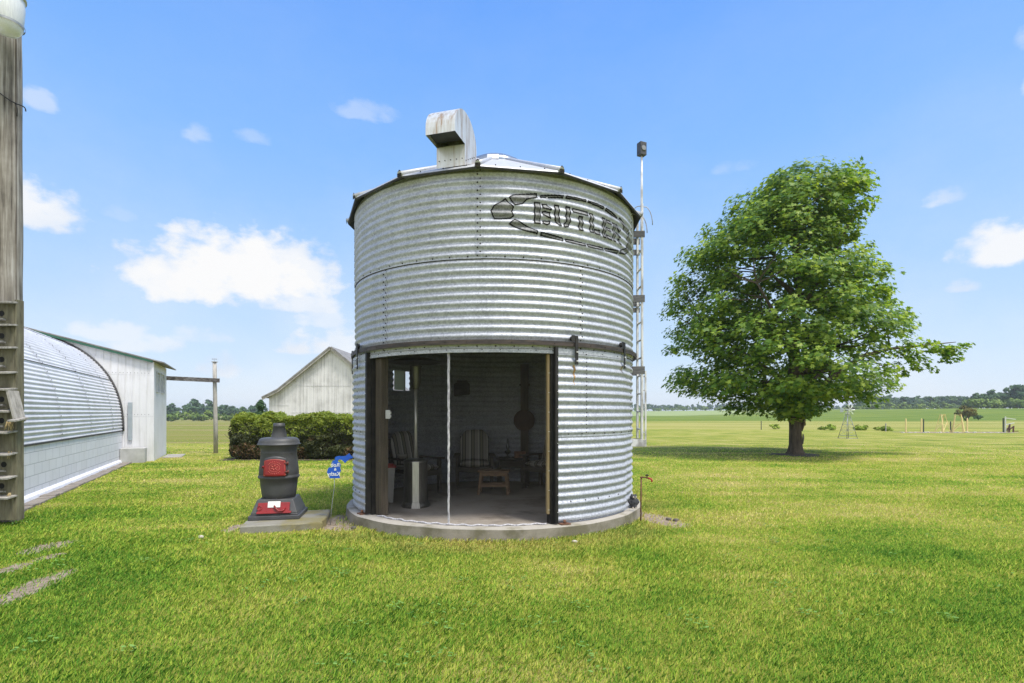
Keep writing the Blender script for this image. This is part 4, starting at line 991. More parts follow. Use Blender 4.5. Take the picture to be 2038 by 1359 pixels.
# ------------------------------------------------------------------ stove on its slab
def stove():
    b = MB(); so_ = (-2.97, 7.28, 0); ro = R_(15); vs = []
    nx, ny = 12, 8
    ed = [(-.57+1.01*i/nx, -.5) for i in range(nx)]+[(.44, -.5+.95*i/ny) for i in range(ny)]+[(.44-1.01*i/nx, .45) for i in range(nx)]+[(-.57, .45-.95*i/ny) for i in range(ny)]
    k = len(ed); ca, sa = math.cos(ro), math.sin(ro)
    for z, ins in ((-.04, 0), (.085, .004), (.10, .02)):
        for x, y in ed:
            j1, j2 = random.uniform(-.008, .008), random.uniform(-.008, .008)
            if x > .4 and y < -.2: x -= .035*(1+.6*math.sin(y*30))*(1 if y < -.3 else .5)
            xx = x*(1-ins/.5)+j1; yy = y*(1-ins/.5)+j2; vs.append((so_[0]+xx*ca-yy*sa, so_[1]+xx*sa+yy*ca, z))
    b.add(vs, [(i*k+j, i*k+(j+1) % k, (i+1)*k+(j+1) % k, (i+1)*k+j) for i in range(2) for j in range(k)]+[tuple(2*k+j for j in range(k))])
    tag(b.build('concrete_slab', M['slab'], loc=so_), 'mossy rectangular concrete slab in the grass under the stove', 'slab')
    t = thing('cast_iron_stove', (-3.19, 7.33, .10), 'black pot bellied iron stove with red doors standing on the mossy slab', 'stove', R_(11)); t.scale = (.95, .95, .95)
    # local, facing -y
    b = MB()
    def frus(z0, w0, d0, z1, w1, d1):
        vs = [(-w0, -d0, z0), (w0, -d0, z0), (w0, d0, z0), (-w0, d0, z0), (-w1, -d1, z1), (w1, -d1, z1), (w1, d1, z1), (-w1, d1, z1)]
        b.add(vs, [(3, 2, 1, 0), (4, 5, 6, 7), (0, 1, 5, 4), (1, 2, 6, 5), (2, 3, 7, 6), (3, 0, 4, 7)])
    frus(0, .335, .325, .062, .335, .325); frus(.062, .312, .305, .085, .307, .30); frus(.085, .307, .30, .275, .235, .225)
    b.build('base', M['stove'], t, True, bev=.014)
    b = MB(); prof = [(.205, .262), (.222, .272), (.232, .34), (.245, .45), (.256, .545), (.272, .553), (.279, .567), (.277, .585), (.264, .596), (.268, .61), (.262, .70), (.248, .82), (.240, .905), (.243, .912), (.241, .925), (.238, .945), (.252, .985), (.268, 1.018), (.275, 1.026)]
    b.lathe(prof, n=56); bd = b.build('body', M['stove'], t, True)
    b = MB(); b.lathe([(.26, 1.022), (.288, 1.026), (.293, 1.034), (.287, 1.042), (.278, 1.05), (.273, 1.075), (.262, 1.105), (.238, 1.124), (.20, 1.131), (.09, 1.135), (.001, 1.135)], n=56); b.build('lid', M['stove'], t, True)
    b = MB(); vs = []; n = 18
    b.lathe([(.108, 1.132), (.106, 1.14), (.079, 1.285), (.083, 1.288), (.081, 1.30), (.073, 1.335), (.066, 1.336), (.064, 1.30)], n=28); b.build('flue_pipe', M['stove'], t, True)
    # curved red fire door following the belly
    def shell(name, outline, mat, off, thick, parent, zr):
        b = MB(); n = len(outline)
        nx_, nz_ = 14, 12
        xs = [p[0] for p in outline]; 
        def rad(z):
            for (r0, z0), (r1, z1) in zip(prof, prof[1:]):
                if z0 <= z <= z1 and z1 > z0: return r0+(r1-r0)*(z-z0)/(z1-z0)
            return .26
        x0, x1, z0, ztop = zr; vs = []
        for o_ in (off+thick, off):
            for j in range(nz_+1):
                for i in range(nx_+1):
                    u = i/nx_*2-1; x = (x0+x1)/2+u*(x1-x0)/2; zt = ztop(u); z = z0+(zt-z0)*j/nz_
                    r = rad(min(z, .90))+o_; r = max(r, .26+o_) if z < .62 else r
                    th = x/.26; vs.append((r*math.sin(th), -r*math.cos(th), z))
        k = (nx_+1)*(nz_+1); fs = [(j*(nx_+1)+i, j*(nx_+1)+i+1, (j+1)*(nx_+1)+i+1, (j+1)*(nx_+1)+i) for j in range(nz_) for i in range(nx_)]
        ring = [i for i in range(nx_)]+[j*(nx_+1)+nx_ for j in range(nz_)]+[nz_*(nx_+1)+i for i in range(nx_, 0, -1)]+[j*(nx_+1) for j in range(nz_, 0, -1)]
        fs += [(ring[(i+1) % len(ring)], ring[i], k+ring[i], k+ring[(i+1) % len(ring)]) for i in range(len(ring))]
        b.add(vs, fs, 0, True); return b.build(name, mat, parent, True)
    fr = shell('door_surround', [(0, 0)], M['stove'], .002, .010, t, (-.158, .158, .60, lambda u: .875-.035*u*u))
    d = shell('fire_door', [(0, 0)], M['stovered'], .010, .020, t, (-.140, .135, .602, lambda u: .838-.022*u*u))
    b = MB()
    def onbelly(x, z, o_): r = (.268-.03*(z-.61)/.29)+o_; th = x/.26; return (r*math.sin(th), -r*math.cos(th), z)
    cz = .72; b.tube([onbelly(.062*math.cos(a), cz+.055*math.sin(a), .034) for a in np.linspace(0, 2*PI, 25)], .003, 5)
    for i in range(6):
        a = i*PI/3+.3; b.tube([onbelly(.015*math.cos(a), cz+.013*math.sin(a), .034), onbelly(.05*math.cos(a), cz+.045*math.sin(a), .034)], [.006, .003], 6)
    for i in range(9):
        a = R_(150-15*i); p = (.088*math.cos(a), cz+.010+.078*math.sin(a)); q = (.073*math.cos(a), cz+.008+.064*math.sin(a)); b.tube([onbelly(*p, .034), onbelly(*q, .034)], .0035, 5)
    for i in range(8):
        a = R_(215+15*i); p = (.09*math.cos(a), cz-.008+.082*math.sin(a)); q = (.076*math.cos(a), cz-.008+.066*math.sin(a)); b.tube([onbelly(*p, .034), onbelly(*q, .034)], .0035, 5)
    b.tube([onbelly(x, z, .032) for x, z in ((-.128, .612), (-.128, .808), (-.06, .828), (0, .832), (.06, .828), (.124, .808), (.124, .612), (-.128, .612))], .004, 6)
    b.build('emblem', M['gold'], d, True)
    for z in (.655, .775):
        b = MB(); c = onbelly(.165, z, .02); b.tube([onbelly(.12, z, .034), onbelly(.16, z, .026)], .011, 8); b.tube([(c[0], c[1], z-.022), (c[0], c[1], z+.022)], .013, 8); b.build('hinge', M['stovedark'], d, True)
    b = MB(); b.tube([onbelly(-.125, .735, .036), onbelly(-.155, .735, .03), onbelly(-.165, .71, .03)], [.012, .012, .009], 8); b.build('latch', M['stovered'], d, True)
    # ash door on the sloping base
    b = MB(); sl_ = (.30-.225)/.19
    def onb(x, z, o_): return (x, -(.30-(z-.085)*sl_)-o_, z)
    def slopebox(x0, x1, z0, z1, o0, o1, m=0):
        vs = [onb(x, z, o_) for o_ in (o0, o1) for x, z in ((x0, z0), (x1, z0), (x1, z1), (x0, z1))]
        b.add(vs, [(4, 5, 6, 7), (0, 4, 7, 3), (1, 2, 6, 5), (0, 1, 5, 4), (3, 7, 6, 2)], m)
    slopebox(-.215, .20, .098, .232, .001, .022); slopebox(-.225, .225, .092, .118, .001, .030); ad = b.build('ash_door', M['stovered'], t, True, bev=.005)
    b = MB(); slopebox(-.085, .078, .172, .250, .023, .031); b.build('label_plate', M['plate'], ad, True, bev=.002)
    b = MB(); b.tube([onb(.0, .195, .036), onb(.03, .16, .05), onb(.07, .125, .05), onb(.12, .128, .045), onb(.15, .165, .03)], [.011, .011, .010, .010, .008], 8); b.build('handle', M['stovered'], ad, True)
    b = MB(); b.tube([onb(-.19+.028*math.cos(a), .165+.028*math.sin(a), .026) for a in np.linspace(0, 2*PI, 17)], .006, 6); b.build('damper_ring', M['stovered'], ad, True)
stove()

# ------------------------------------------------------------------ yard sign
def sign():
    t = thing('yard_sign', (-2.39, 7.2, 0), 'blue state shaped metal yard sign with mirrored white names on a thin rod', 'yard sign', R_(4))
    # outline in zoomed picture units, 1 unit = 1.195 mm
    pts = [(1160, 690), (1150, 645), (1132, 625), (1140, 585), (1160, 565), (1180, 572), (1192, 555), (1180, 525), (1195, 492), (1222, 486), (1216, 462), (1235, 445), (1262, 440), (1300, 442), (1335, 440), (1352, 428), (1378, 408), (1392, 430), (1425, 455), (1412, 466), (1385, 470), (1362, 492), (1348, 500), (1330, 522), (1318, 505), (1290, 482), (1270, 478), (1256, 485), (1250, 498), (1272, 515), (1282, 540), (1278, 575), (1286, 605), (1272, 635), (1268, 660), (1278, 690)]
    k = .001195; P = [((x-1213)*k, .63+(690-y)*k) for x, y in pts]
    b = MB(); b.extrude(P, (0, .002, 0), (1, 0, 0), (0, 0, 1), .004); pn = b.build('panel', M['signblue'], t, True)
    for txt, sz, z, x in (('Rob', .072, .785, .012), ('&', .05, .735, .012), ('Kathy', .072, .665, -.008)):
        cu = bpy.data.curves.new('text', 'FONT'); cu.body = txt; cu.size = sz; cu.align_x = 'CENTER'; cu.extrude = .0012; cu.offset = .0012
        tmp = bpy.data.objects.new('tmp', cu); COL.objects.link(tmp); bpy.context.view_layer.update()
        me = bpy.data.meshes.new_from_object(tmp.evaluated_get(bpy.context.evaluated_depsgraph_get())); bpy.data.objects.remove(tmp)
        for v in me.vertices:
            xx, yy = v.co.x, v.co.y; v.co = (x-xx, -.0045-v.co.z*.5, z+yy)   # the back of the sign is seen: letters mirrored
        me.materials.clear(); me.materials.append(M['signwhite']); me.name = 'lettering'
        o = bpy.data.objects.new('lettering', me); COL.objects.link(o); o.parent = pn
    b = MB(); b.tube([(.0, .008, .66), (-.005, .01, .5), (-.03, .008, .30), (-.035, .006, .25), (-.055, 0, -.03)], .0045, 6); b.build('stake', M['rodgrey'], t, True)
sign()

# ------------------------------------------------------------------ owl and standpipe
def owl():
    p = (1.74, 7.66, SLABZ); t = thing('owl_figure', p, 'small dark owl statuette standing on the foundation ledge', 'statuette', R_(12))
    b = MB(); prof = [(.001, 0), (.04, 0), (.05, .012), (.045, .03), (.062, .07), (.060, .11), (.046, .135), (.050, .155), (.046, .175), (.028, .19), (.001, .195)]
    b.lathe(prof, n=20)
    for s in (-1, 1):
        b.tube([(s*.03, -.005, .18), (s*.038, -.005, .205)], [.014, .003], 8)
        b.tube([(s*.058, .0, .125), (s*.068, -.005, .08), (s*.05, .005, .03)], [.012, .02, .006], 8)
    b.build('body', M['owl'], t, True)
    for s in (-1, 1):
        q = MB(); q.tube([(s*.02, -.042, .16), (s*.02, -.052, .16)], [.012, .009], 10); q.build('eye', M['stone'], t, True)
    q = MB(); q.tube([(0, -.045, .15), (0, -.058, .138)], [.007, .002], 6); q.build('beak', M['stone'], t, True)
    q = MB(); q.tube([(.01, -.03, .006), (.02, -.06, .006)], [.018, .012], 8); q.tube([(-.025, -.03, .006), (-.03, -.06, .006)], [.018, .012], 8); q.build('feet', M['stone'], t, True)
owl()
def tap():
    p = (1.77, 7.36, 0); t = thing('garden_tap', p, 'thin dark standpipe tap rising from the grass beside the bin', 'tap')
    b = MB(); b.tube([(0, 0, -.05), (.003, 0, .3), (.008, 0, .62)], .0105, 8); b.tube([(.008, 0, .61), (.008, 0, .635)], .016, 8); b.build('pipe', M['rustiron'], t, True)
    b = MB(); b.tube([(.008, 0, .625), (.06, -.005, .622), (.10, -.01, .612)], .010, 8); b.tube([(.085, -.009, .615), (.085, -.009, .645)], .009, 8); b.build('arm', M['rustiron'], t, True)
    b = MB(); b.tube([(.10, -.01, .612), (.135, -.012, .605), (.15, -.013, .585), (.15, -.013, .562)], [.014, .014, .012, .013], 8); b.build('spout', M['redpaint'], t, True)
    b = MB(); b.tube([(.06, -.01, .652), (.11, -.01, .652)], .008, 6); b.tube([(.085, -.01, .64), (.085, -.01, .668)], .010, 6); b.build('handle', M['blackiron'], t, True)
tap()

# ------------------------------------------------------------------ utility pole, yard light and nest box tower
def pole():
    x, y = -7.065, 7.47; t = thing('utility_pole', (x, y, 0), 'thick weathered wooden utility pole at the left edge of the lawn', 'utility pole')
    b = MB(); n = 28; vs = []; zs = list(np.linspace(-.1, 9.6, 60))
    for z in zs:
        for j in range(n):
            a = 2*PI*j/n; r = .19-.004*z/1.0+.004*math.sin(a*7+z*.6)+.003*math.sin(a*13+z*2.1)+.004*math.sin(z*3+a*2)
            if -2.3 < a-PI*1.5+PI*.5*0 < 0: pass
            vs.append((x+r*math.cos(a), y+r*math.sin(a), z))
    b.add(vs, [(i*n+j, i*n+(j+1) % n, (i+1)*n+(j+1) % n, (i+1)*n+j) for i in range(len(zs)-1) for j in range(n)], 0, True)
    b.build('shaft', M['polewood'], t)
    b = MB(); b.tube([(x+.205*math.cos(a), y+.205*math.sin(a), 5.83+.03*math.sin(a*3)-.05*math.cos(a-1)) for a in np.linspace(-PI*.9, PI*.25, 20)], .008, 6)
    b.tube([(x+.185, y-.06, 5.80), (x+.215, y-.06, 5.72), (x+.20, y-.05, 5.62)], .007, 6); b.build('wire', M['blackiron'], t)
    b = MB(); b.tube([(x+.17, y-.03, z+0) for z in np.linspace(0, 9, 30)], .010, 6); b.build('ground_wire', M['polebark'], t)
    # yard light on a short arm, facing the lawn
    l = thing('yard_light', (-6.69, 7.08, 6.60), 'yard light with a pale prismatic lens high on the utility pole', 'yard light')
    c = (-6.69, 7.08, 6.60)
    b = MB(); b.lathe([(.185, .42), (.19, .30), (.17, .02), (.13, -.05), (.05, -.07), (.001, -.072)], c, 32); b.build('lens', M['lens'], l)
    b = MB(); b.lathe([(.001, .62), (.08, .61), (.17, .52), (.205, .44), (.205, .41), (.186, .41)], c, 32); b.build('hood', M['hoodgrey'], l)
    b = MB(); b.tube([(c[0]-.06, c[1]+.05, c[2]+.56), (x+.05, y-.12, c[2]+.50)], .025, 8); b.build('bracket', M['hoodgrey'], l)
    b = MB(); b.lathe([(.188, .06), (.188, .03)], c, 32); b.build('band', M['rodgrey'], l)
pole()
def nestboxes():
    x0, x1 = -7.060, -6.670; y0 = 7.12
    t = thing('nest_box_tower', (-6.860, 7.25, 0), 'tall column of weathered wooden nest boxes with round entrance holes against the pole', 'nest boxes')
    b = MB(); b.box((-6.630, 7.20, 1.55), (.03, .11, 2.95)); b.box((-7.120, 7.20, 1.55), (.03, .11, 2.95)); b.box((-6.875, 7.255, 1.55), (.46, .02, 2.95)); b.build('frame', M['boxwood'], t, bev=.004)
    # front rows: top z of each shelf (world heights from the picture), hole height
    zs = [2.98, 2.68, 2.38, 2.05, 1.83, 1.54, 1.26, .97, .66, .40, .06]
    holes = {0, 1, 2, 4, 5, 7, 8, 10}
    for i, z in enumerate(zs):
        zb = zs[i+1] if i+1 < len(zs) else -.2
        if i == len(zs)-1: break
        hgt = z-zb
        b = MB(); b.box((-6.865, 7.155, zb+hgt/2), (.44, .03, hgt-.03)); bx = b.build('nest_box', M['boxwood'], t, bev=.003)
        s = MB(); s.box((-6.850, 7.09, z-.005), (.47, .16, .024), rx=R_(8)); s.build('roof_board', M['greywood'], bx, bev=.003)
        if i not in (3, 6, 9):
            for hx in ((-6.810,) if i != 7 else (-6.780, -6.880)):
                h = MB(); c = (hx, 7.139, zb+hgt*.52); h.tube([(c[0], c[1]+.01, c[2]), (c[0], c[1]-.001, c[2])], .038, 20); h.build('entrance_hole', M['hole'], bx)
            h = MB(); h.box((-6.810, 7.12, zb+hgt*.24), (.12, .06, .02), rx=R_(-12)); h.build('perch', M['greywood'], bx)
    # loose side board hanging out
    b = MB(); b.box((-6.580, 7.10, 1.60), (.03, .16, .42), ry=R_(-14)); b.box((-6.520, 7.06, 1.42), (.10, .2, .025), rx=R_(10)); b.build('loose_board', M['greywood'], t, bev=.003)
    b = MB()
    for i in range(22):
        p = Vector((-6.600+random.uniform(-.03, .03), 7.05+random.uniform(-.04, .04), 1.40)); b.tube([p, p+Vector((random.uniform(-.05, .03), random.uniform(-.04, .02), random.uniform(-.14, -.04)))], .003, 4)
    for zz in (1.0, .45):
        for i in range(10):
            p = Vector((-6.650+random.uniform(-.03, .02), 7.09, zz)); b.tube([p, p+Vector((random.uniform(-.03, .03), random.uniform(-.04, .0), random.uniform(-.10, -.02)))], .003, 4)
    b.build('nest_straw', M['straw'], t)
nestboxes()

# ------------------------------------------------------------------ quonset hut and shed, local x runs along the wall towards the camera
QO = (-11.8, 16.2, 0); QR = math.atan2(-.894, .447)
def quonset():
    q = thing('quonset_hut', QO, 'white arched quonset hut with corrugated vault on a painted block wall', 'quonset hut', QR)
    Lx = 10.9
    b = MB(); b.box((Lx/2, -.1, .47), (Lx, .2, .96)); b.build('block_wall', M['block'], q, True)
    b = MB(); vs = [(0, .0, .0), (0, .07, 0), (0, .05, .07), (0, .0, .11)]; vs = vs+[(Lx, y, z) for _, y, z in vs]
    b.add(vs, [(0, 1, 5, 4), (1, 2, 6, 5), (2, 3, 7, 6), (0, 3, 2, 1), (4, 5, 6, 7)]); b.build('footing', M['block'], q, True)
    W = 2.85; H = 2.85; zb = .955
    def arch(u):   # u 0..1 from wall top to crown
        th = u*PI/2; e = 2/2.35
        return W-W*abs(math.cos(th))**e, zb+H*abs(math.sin(th))**e
    # arc-length table
    us = np.linspace(0, 1, 600); pts = np.array([arch(u) for u in us]); ds = np.r_[0, np.cumsum(np.hypot(*np.diff(pts, axis=0).T))]
    T = ds[-1]; per = .0676*1.35; nS = int(T/per*6); S = np.linspace(0, T, nS)
    ps = np.stack([np.interp(S, ds, pts[:, 0]), np.interp(S, ds, pts[:, 1])], -1)
    tg = np.gradient(ps, axis=0); tg /= np.linalg.norm(tg, axis=1)[:, None]; nr = np.stack([-tg[:, 1], tg[:, 0]], -1)
    rip = ps+nr*(.011*np.sin(2*PI*S/per))[:, None]
    full = list(rip)+[(2*W-a, c) for a, c in rip[::-1][1:]]
    b = MB(); xs = np.linspace(0, Lx, 12); n = len(full); vs = []
    for i, x in enumerate(xs):
        for s, z in full: vs.append((x, -s-.0, z))
    b.add(vs, [(i*n+j, (i+1)*n+j, (i+1)*n+j+1, i*n+j+1) for i in range(len(xs)-1) for j in range(n-1)], 0, True)
    # end and side laps with nail rows
    for xl in np.arange(1.3, Lx, 2.35):
        j0, j1 = int(n*.0), int(n*.5)
        vs = []
        for j in range(j0, j1): s, z = full[j]; k = nr[min(j, nS-1)]; vs += [(xl+.03*math.sin(j*.02), -(s+k[0]*.006), z+k[1]*.006), (xl+.05+.03*math.sin(j*.02), -(s+k[0]*.006), z+k[1]*.006)]
        b.add(vs, [(2*i, 2*i+1, 2*i+3, 2*i+2) for i in range(j1-j0-1)], 0, True)
        for j in range(8, nS, 12):
            s, z = full[j]; k = nr[j]; b.tube([(xl+.02, -s, z), (xl+.02, -(s+k[0]*.014), z+k[1]*.014)], .010, 5, 1)
    for u in (.34, .62):
        S0 = int(nS*u); s, z = ps[S0]; k = nr[S0]; b.bar((0, -(s+k[0]*.012), z+k[1]*.012), (Lx, -(s+k[0]*.012), z+k[1]*.012), .02, .008, 1)
    b.build('vault_roof', [M['vault'], M['darktrim']], q, True)
    b = MB(); b.box((Lx/2, -2*W+.1, .47), (Lx, .2, .96)); b.build('block_wall', M['block'], q, True)
    b = MB(); b.extrude([(-.21, 0), (-2*W+.21, 0), (-2*W+.21, .95)]+[(-a, c) for a, c in full[::-24] if .06 < a < 2*W-.06]+[(-.21, .95)], (Lx-.25, 0, 0), (0, 1, 0), (0, 0, 1), .04)
    b.build('end_wall', M['whitesheet'], q, True)
    b = MB(); b.bar((0, .004, zb), (Lx, .004, zb), .03, .035); b.build('wall_plate', M['darktrim'], q, True)
    b = MB(); b.tube([(.0, -(s+k[0]*.02), z+k[1]*.02) for (s, z), k in zip(ps[::12], nr[::12])]+[(.0, -2*W+(s-.02), z) for (s, z) in ps[::-12]], .035, 8); b.build('arch_trim', M['darktrim'], q, True)
quonset()
def shed():
    s = thing('metal_shed', QO, 'white ribbed metal shed with green roof edge behind the quonset vault', 'shed', QR)
    yr, yl, pk = .80, -6.5, -2.85; zr, zp = 3.08, 4.03; dep = 3.0
    def zt(y): return zp-(zp-zr)*abs(y-pk)/(yr-pk)
    b = MB(); x = -.03
    ys = np.arange(yl, yr+.001, .1825); b.extrude([(yl, 0), (yr, 0), (yr, zt(yr)), (pk, zt(pk)), (yl, zt(yl))], (x-.04, 0, 0), (0, 1, 0), (0, 0, 1), .04)
    for i, y in enumerate(ys[1:-1]):
        b.box((x+.006, y, zt(y)/2), (.014, .016, zt(y)-.02))
    for z in (1.45, 2.72):
        for i, y in enumerate(ys[1:-1]):
            for d in (-.05, .05):
                b.tube([(x-.002, y+d, z), (x+.008, y+d, z)], .009, 5, 1)
        b.box((x+.002, (yl+yr)/2, z-.05), (.006, yr-yl-.02, .008), 0, 0)
    b.build('front_wall', [M['whitesheet'], M['darktrim']], s, True)
    b = MB(); w0, w1, wz0, wz1 = [(-.55, -1.15), (-1.65, -2.25)], None, 2.17, 2.80
    # side wall with two openings, as strips
    def quad(xa, xb, za, zb): b.box(((xa+xb)/2, yr-.02, (za+zb)/2), (abs(xb-xa), .04, zb-za))
    quad(-.07, -dep, 0, wz0); quad(-.07, -dep, wz1, zr); quad(-.07, -.55, wz0, wz1); quad(-1.15, -1.65, wz0, wz1); quad(-2.25, -dep, wz0, wz1)
    b.build('side_wall', M['whitesheet'], s, True)
    for xa, xb in ((-.55, -1.15), (-1.65, -2.25)):
        f = MB(); t = .04
        for c, d in ((((xa+xb)/2, yr+.008, wz0), (abs(xb-xa)+.08, .06, t)), (((xa+xb)/2, yr+.008, wz1), (abs(xb-xa)+.08, .06, t)), ((xa, yr+.008, (wz0+wz1)/2), (t, .06, wz1-wz0-t)), ((xb, yr+.008, (wz0+wz1)/2), (t, .06, wz1-wz0-t))): f.box(c, d)
        wo = f.build('window', M['windowframe'], s, True)
        p = MB(); p.box(((xa+xb)/2, yr-.012, (wz0+wz1)/2), (abs(xb-xa)-t, .008, wz1-wz0-t)); p.box(((xa+xb)/2, yr-.0, wz1-.10), (abs(xb-xa)-t, .014, .02)); p.build('pane', M['pane'], wo, True)
    b = MB()
    for a, c in ((yr+.28, pk), (pk, yl-.28)):
        za = zt(a) if a != pk else zp; zc = zt(c) if c != pk else zp
        b.add([(.06, a, za+.03), (-dep-.2, a, za+.03), (-dep-.2, c, zc+.03), (.06, c, zc+.03), (.06, a, za+.065), (-dep-.2, a, za+.065), (-dep-.2, c, zc+.065), (.06, c, zc+.065)], [(0, 1, 2, 3), (7, 6, 5, 4), (0, 4, 5, 1), (1, 5, 6, 2), (2, 6, 7, 3), (3, 7, 4, 0)])
    r = b.build('roof', M['greyroof'], s, True)
    b = MB(); b.bar((.055, yr-.02, zt(yr)-.008), (.055, pk, zp-.008), .07, .055); b.build('edge_trim', M['greentrim'], r, True)
    b = MB(); b.box((.012, .20, 1.24), (.03, .11, 1.15)); b.build('metal_strip', M['greystrip'], s, True, bev=.003)
shed()
b = MB(); ca, sa = math.cos(QR), math.sin(QR)
def ql(x, y, z): return (QO[0]+x*ca-y*sa, QO[1]+x*sa+y*ca, z)
b.box(ql(.22, .32, .20), (.42, .62, .48), QR)
tag(b.build('concrete_block', simple('grey_block', (.45, .45, .44), (.35, .35, .34), 5, .9, bmp=.4), loc=ql(.22, .32, 0), bev=.015), 'grey concrete block at the foot of the shed beside the quonset wall', 'block')
b = MB()
for i in range(36):
    b.box(ql(.65+.285*i, .20+random.uniform(-.012, .012), .005+random.uniform(-.008, .008)), (.265, .22, .07), QR+random.uniform(-.03, .03))
tag(b.build('paver_edging', M['paver'], loc=ql(5, .2, 0), bev=.008), 'row of brown edging pavers along the foot of the quonset wall', 'edging')
b = MB(); b.box(ql(-1.9, 1.15, .0), (1.4, .55, .06), QR); tag(b.build('doorstep', M['concrete'], loc=ql(-1.9, 1.15, 0), bev=.01), 'flat pale concrete step beside the shed side wall', 'step')

# post and beam behind the shed
def gate():
    px, py = -10.93, 19.75; b = MB()
    t = thing('timber_post', (px, py, 0), 'tall bleached timber post carrying a dark beam beside the shed', 'post')
    b.tube([(px, py, -.1), (px-.01, py, 1.2), (px-.035, py, 2.4), (px-.045, py, 3.36)], [.078, .072, .068, .066], 12); b.build('post', M['postwood'], t)
    b = MB(); b.box((px-.045, py, 3.37), (.15, .15, .03)); b.build('cap', M['greywood'], t)
    b = MB(); b.bar((-12.75, 19.62, 2.77), (px+.18, py-.09, 2.68), .05, .15); b.build('beam', M['beamwood'], t)
    b = MB()
    for i in range(4): b.tube([(px-.13+.05*i, py, 3.45), (px-.13+.05*i, py, 3.5)], .008, 5)
    b.tube([(px-.045, py, 3.38), (px-.045, py, 3.5)], .004, 5); b.tube([(px-.15, py, 3.49), (px+.05, py, 3.49)], .004, 5); b.build('wire_pins', M['rodgrey'], t)
gate()

# ------------------------------------------------------------------ barn
def barn():
    y = 30.0; t = thing('barn', (-10.1, y, 0), 'weathered white metal barn gable rising behind the hedge', 'barn')
    P = [(-13.62, 0), (-6.0, 0), (-6.0, 1.80), (-7.2, 2.72), (-10.1, 5.08), (-13.0, 2.72), (-13.62, 2.42)]
    b = MB(); b.extrude(P, (0, y+.05, 0), (1, 0, 0), (0, 0, 1), .05)
    def top(x):
        for (x0, z0), (x1, z1) in zip(P[2:], P[3:]+[P[0]]):
            if min(x0, x1) <= x <= max(x0, x1) and abs(x1-x0) > .01: return z0+(z1-z0)*(x-x0)/(x1-x0)
        return 2
    for x in np.arange(-13.5, -6.05, .2):
        b.box((x, y-.006, top(x)/2), (.022, .016, top(x)-.06))
    for x0, x1, z in ((-12.4, -6.1, 3.0), (-13.5, -12.5, 1.9), (-12.4, -6.1, 1.5)): b.box(((x0+x1)/2, y-.008, z), (x1-x0, .012, .02), 0, 0)
    b.build('gable_wall', M['barnwall'], t)
    b = MB(); b.box((-13.57, y+4.5, 1.18), (.06, 8.9, 2.4)); b.build('side_wall', M['barnwall'], t)
    b = MB(); b.box((-6.05, y+4.5, .95), (.06, 8.9, 1.9)); b.build('side_wall', M['barnwall'], t)
    b = MB(); Q = [(-13.9, 2.29), (-13.02, 2.73), (-10.1, 5.10), (-7.18, 2.73), (-5.7, 1.60)]
    for (x0, z0), (x1, z1) in zip(Q, Q[1:]):
        d = Vector((x1-x0, 0, z1-z0)).normalized(); nn = Vector((-d.z, 0, d.x))*.075
        vs = [Vector((x, yy, z))+o for yy in (y-.28, y+9.3) for (x, z), o in (((x0, z0), nn*.2), ((x1, z1), nn*.2), ((x1, z1), nn*1.2), ((x0, z0), nn*1.2))]
        b.add(vs, [(0, 1, 2, 3), (7, 6, 5, 4), (0, 4, 5, 1), (3, 2, 6, 7), (0, 3, 7, 4), (1, 5, 6, 2)])
    b.build('roof', M['greyroof'], t)
    b = MB()
    for (x0, z0), (x1, z1) in zip(Q, Q[1:]): b.bar((x0, y-.24, z0-.04), (x1, y-.24, z1-.04), .03, .11)
    b.build('bargeboard', M['greywood'], t)
barn()

# ------------------------------------------------------------------ foliage
def leaves_np(C, nrm, size, shape, jit=.6):
    """C (n,3) centres, nrm (n,3) normals, size (n,), shape list of 2d points -> verts"""
    n = len(C); nrm = nrm+rng.normal(0, jit, (n, 3)); nrm /= np.linalg.norm(nrm, axis=1)[:, None]
    r = rng.normal(0, 1, (n, 3)); u = np.cross(nrm, r); u /= np.linalg.norm(u, axis=1)[:, None]; v = np.cross(nrm, u)
    S = np.array(shape); k = len(S)
    V = C[:, None, :]+(u[:, None, :]*S[None, :, 0, None]+v[:, None, :]*S[None, :, 1, None])*size[:, None, None]
    fold = np.abs(S[:, 0])[None, :, None]*nrm[:, None, :]*size[:, None, None]*-.25
    return (V+fold).reshape(-1, 3), k
MAPLE = [(0, -.5), (.12, -.22), (.48, -.30), (.34, -.02), (.50, .22), (.22, .18), (0, .55), (-.22, .18), (-.50, .22), (-.34, -.02), (-.48, -.30), (-.12, -.22)]
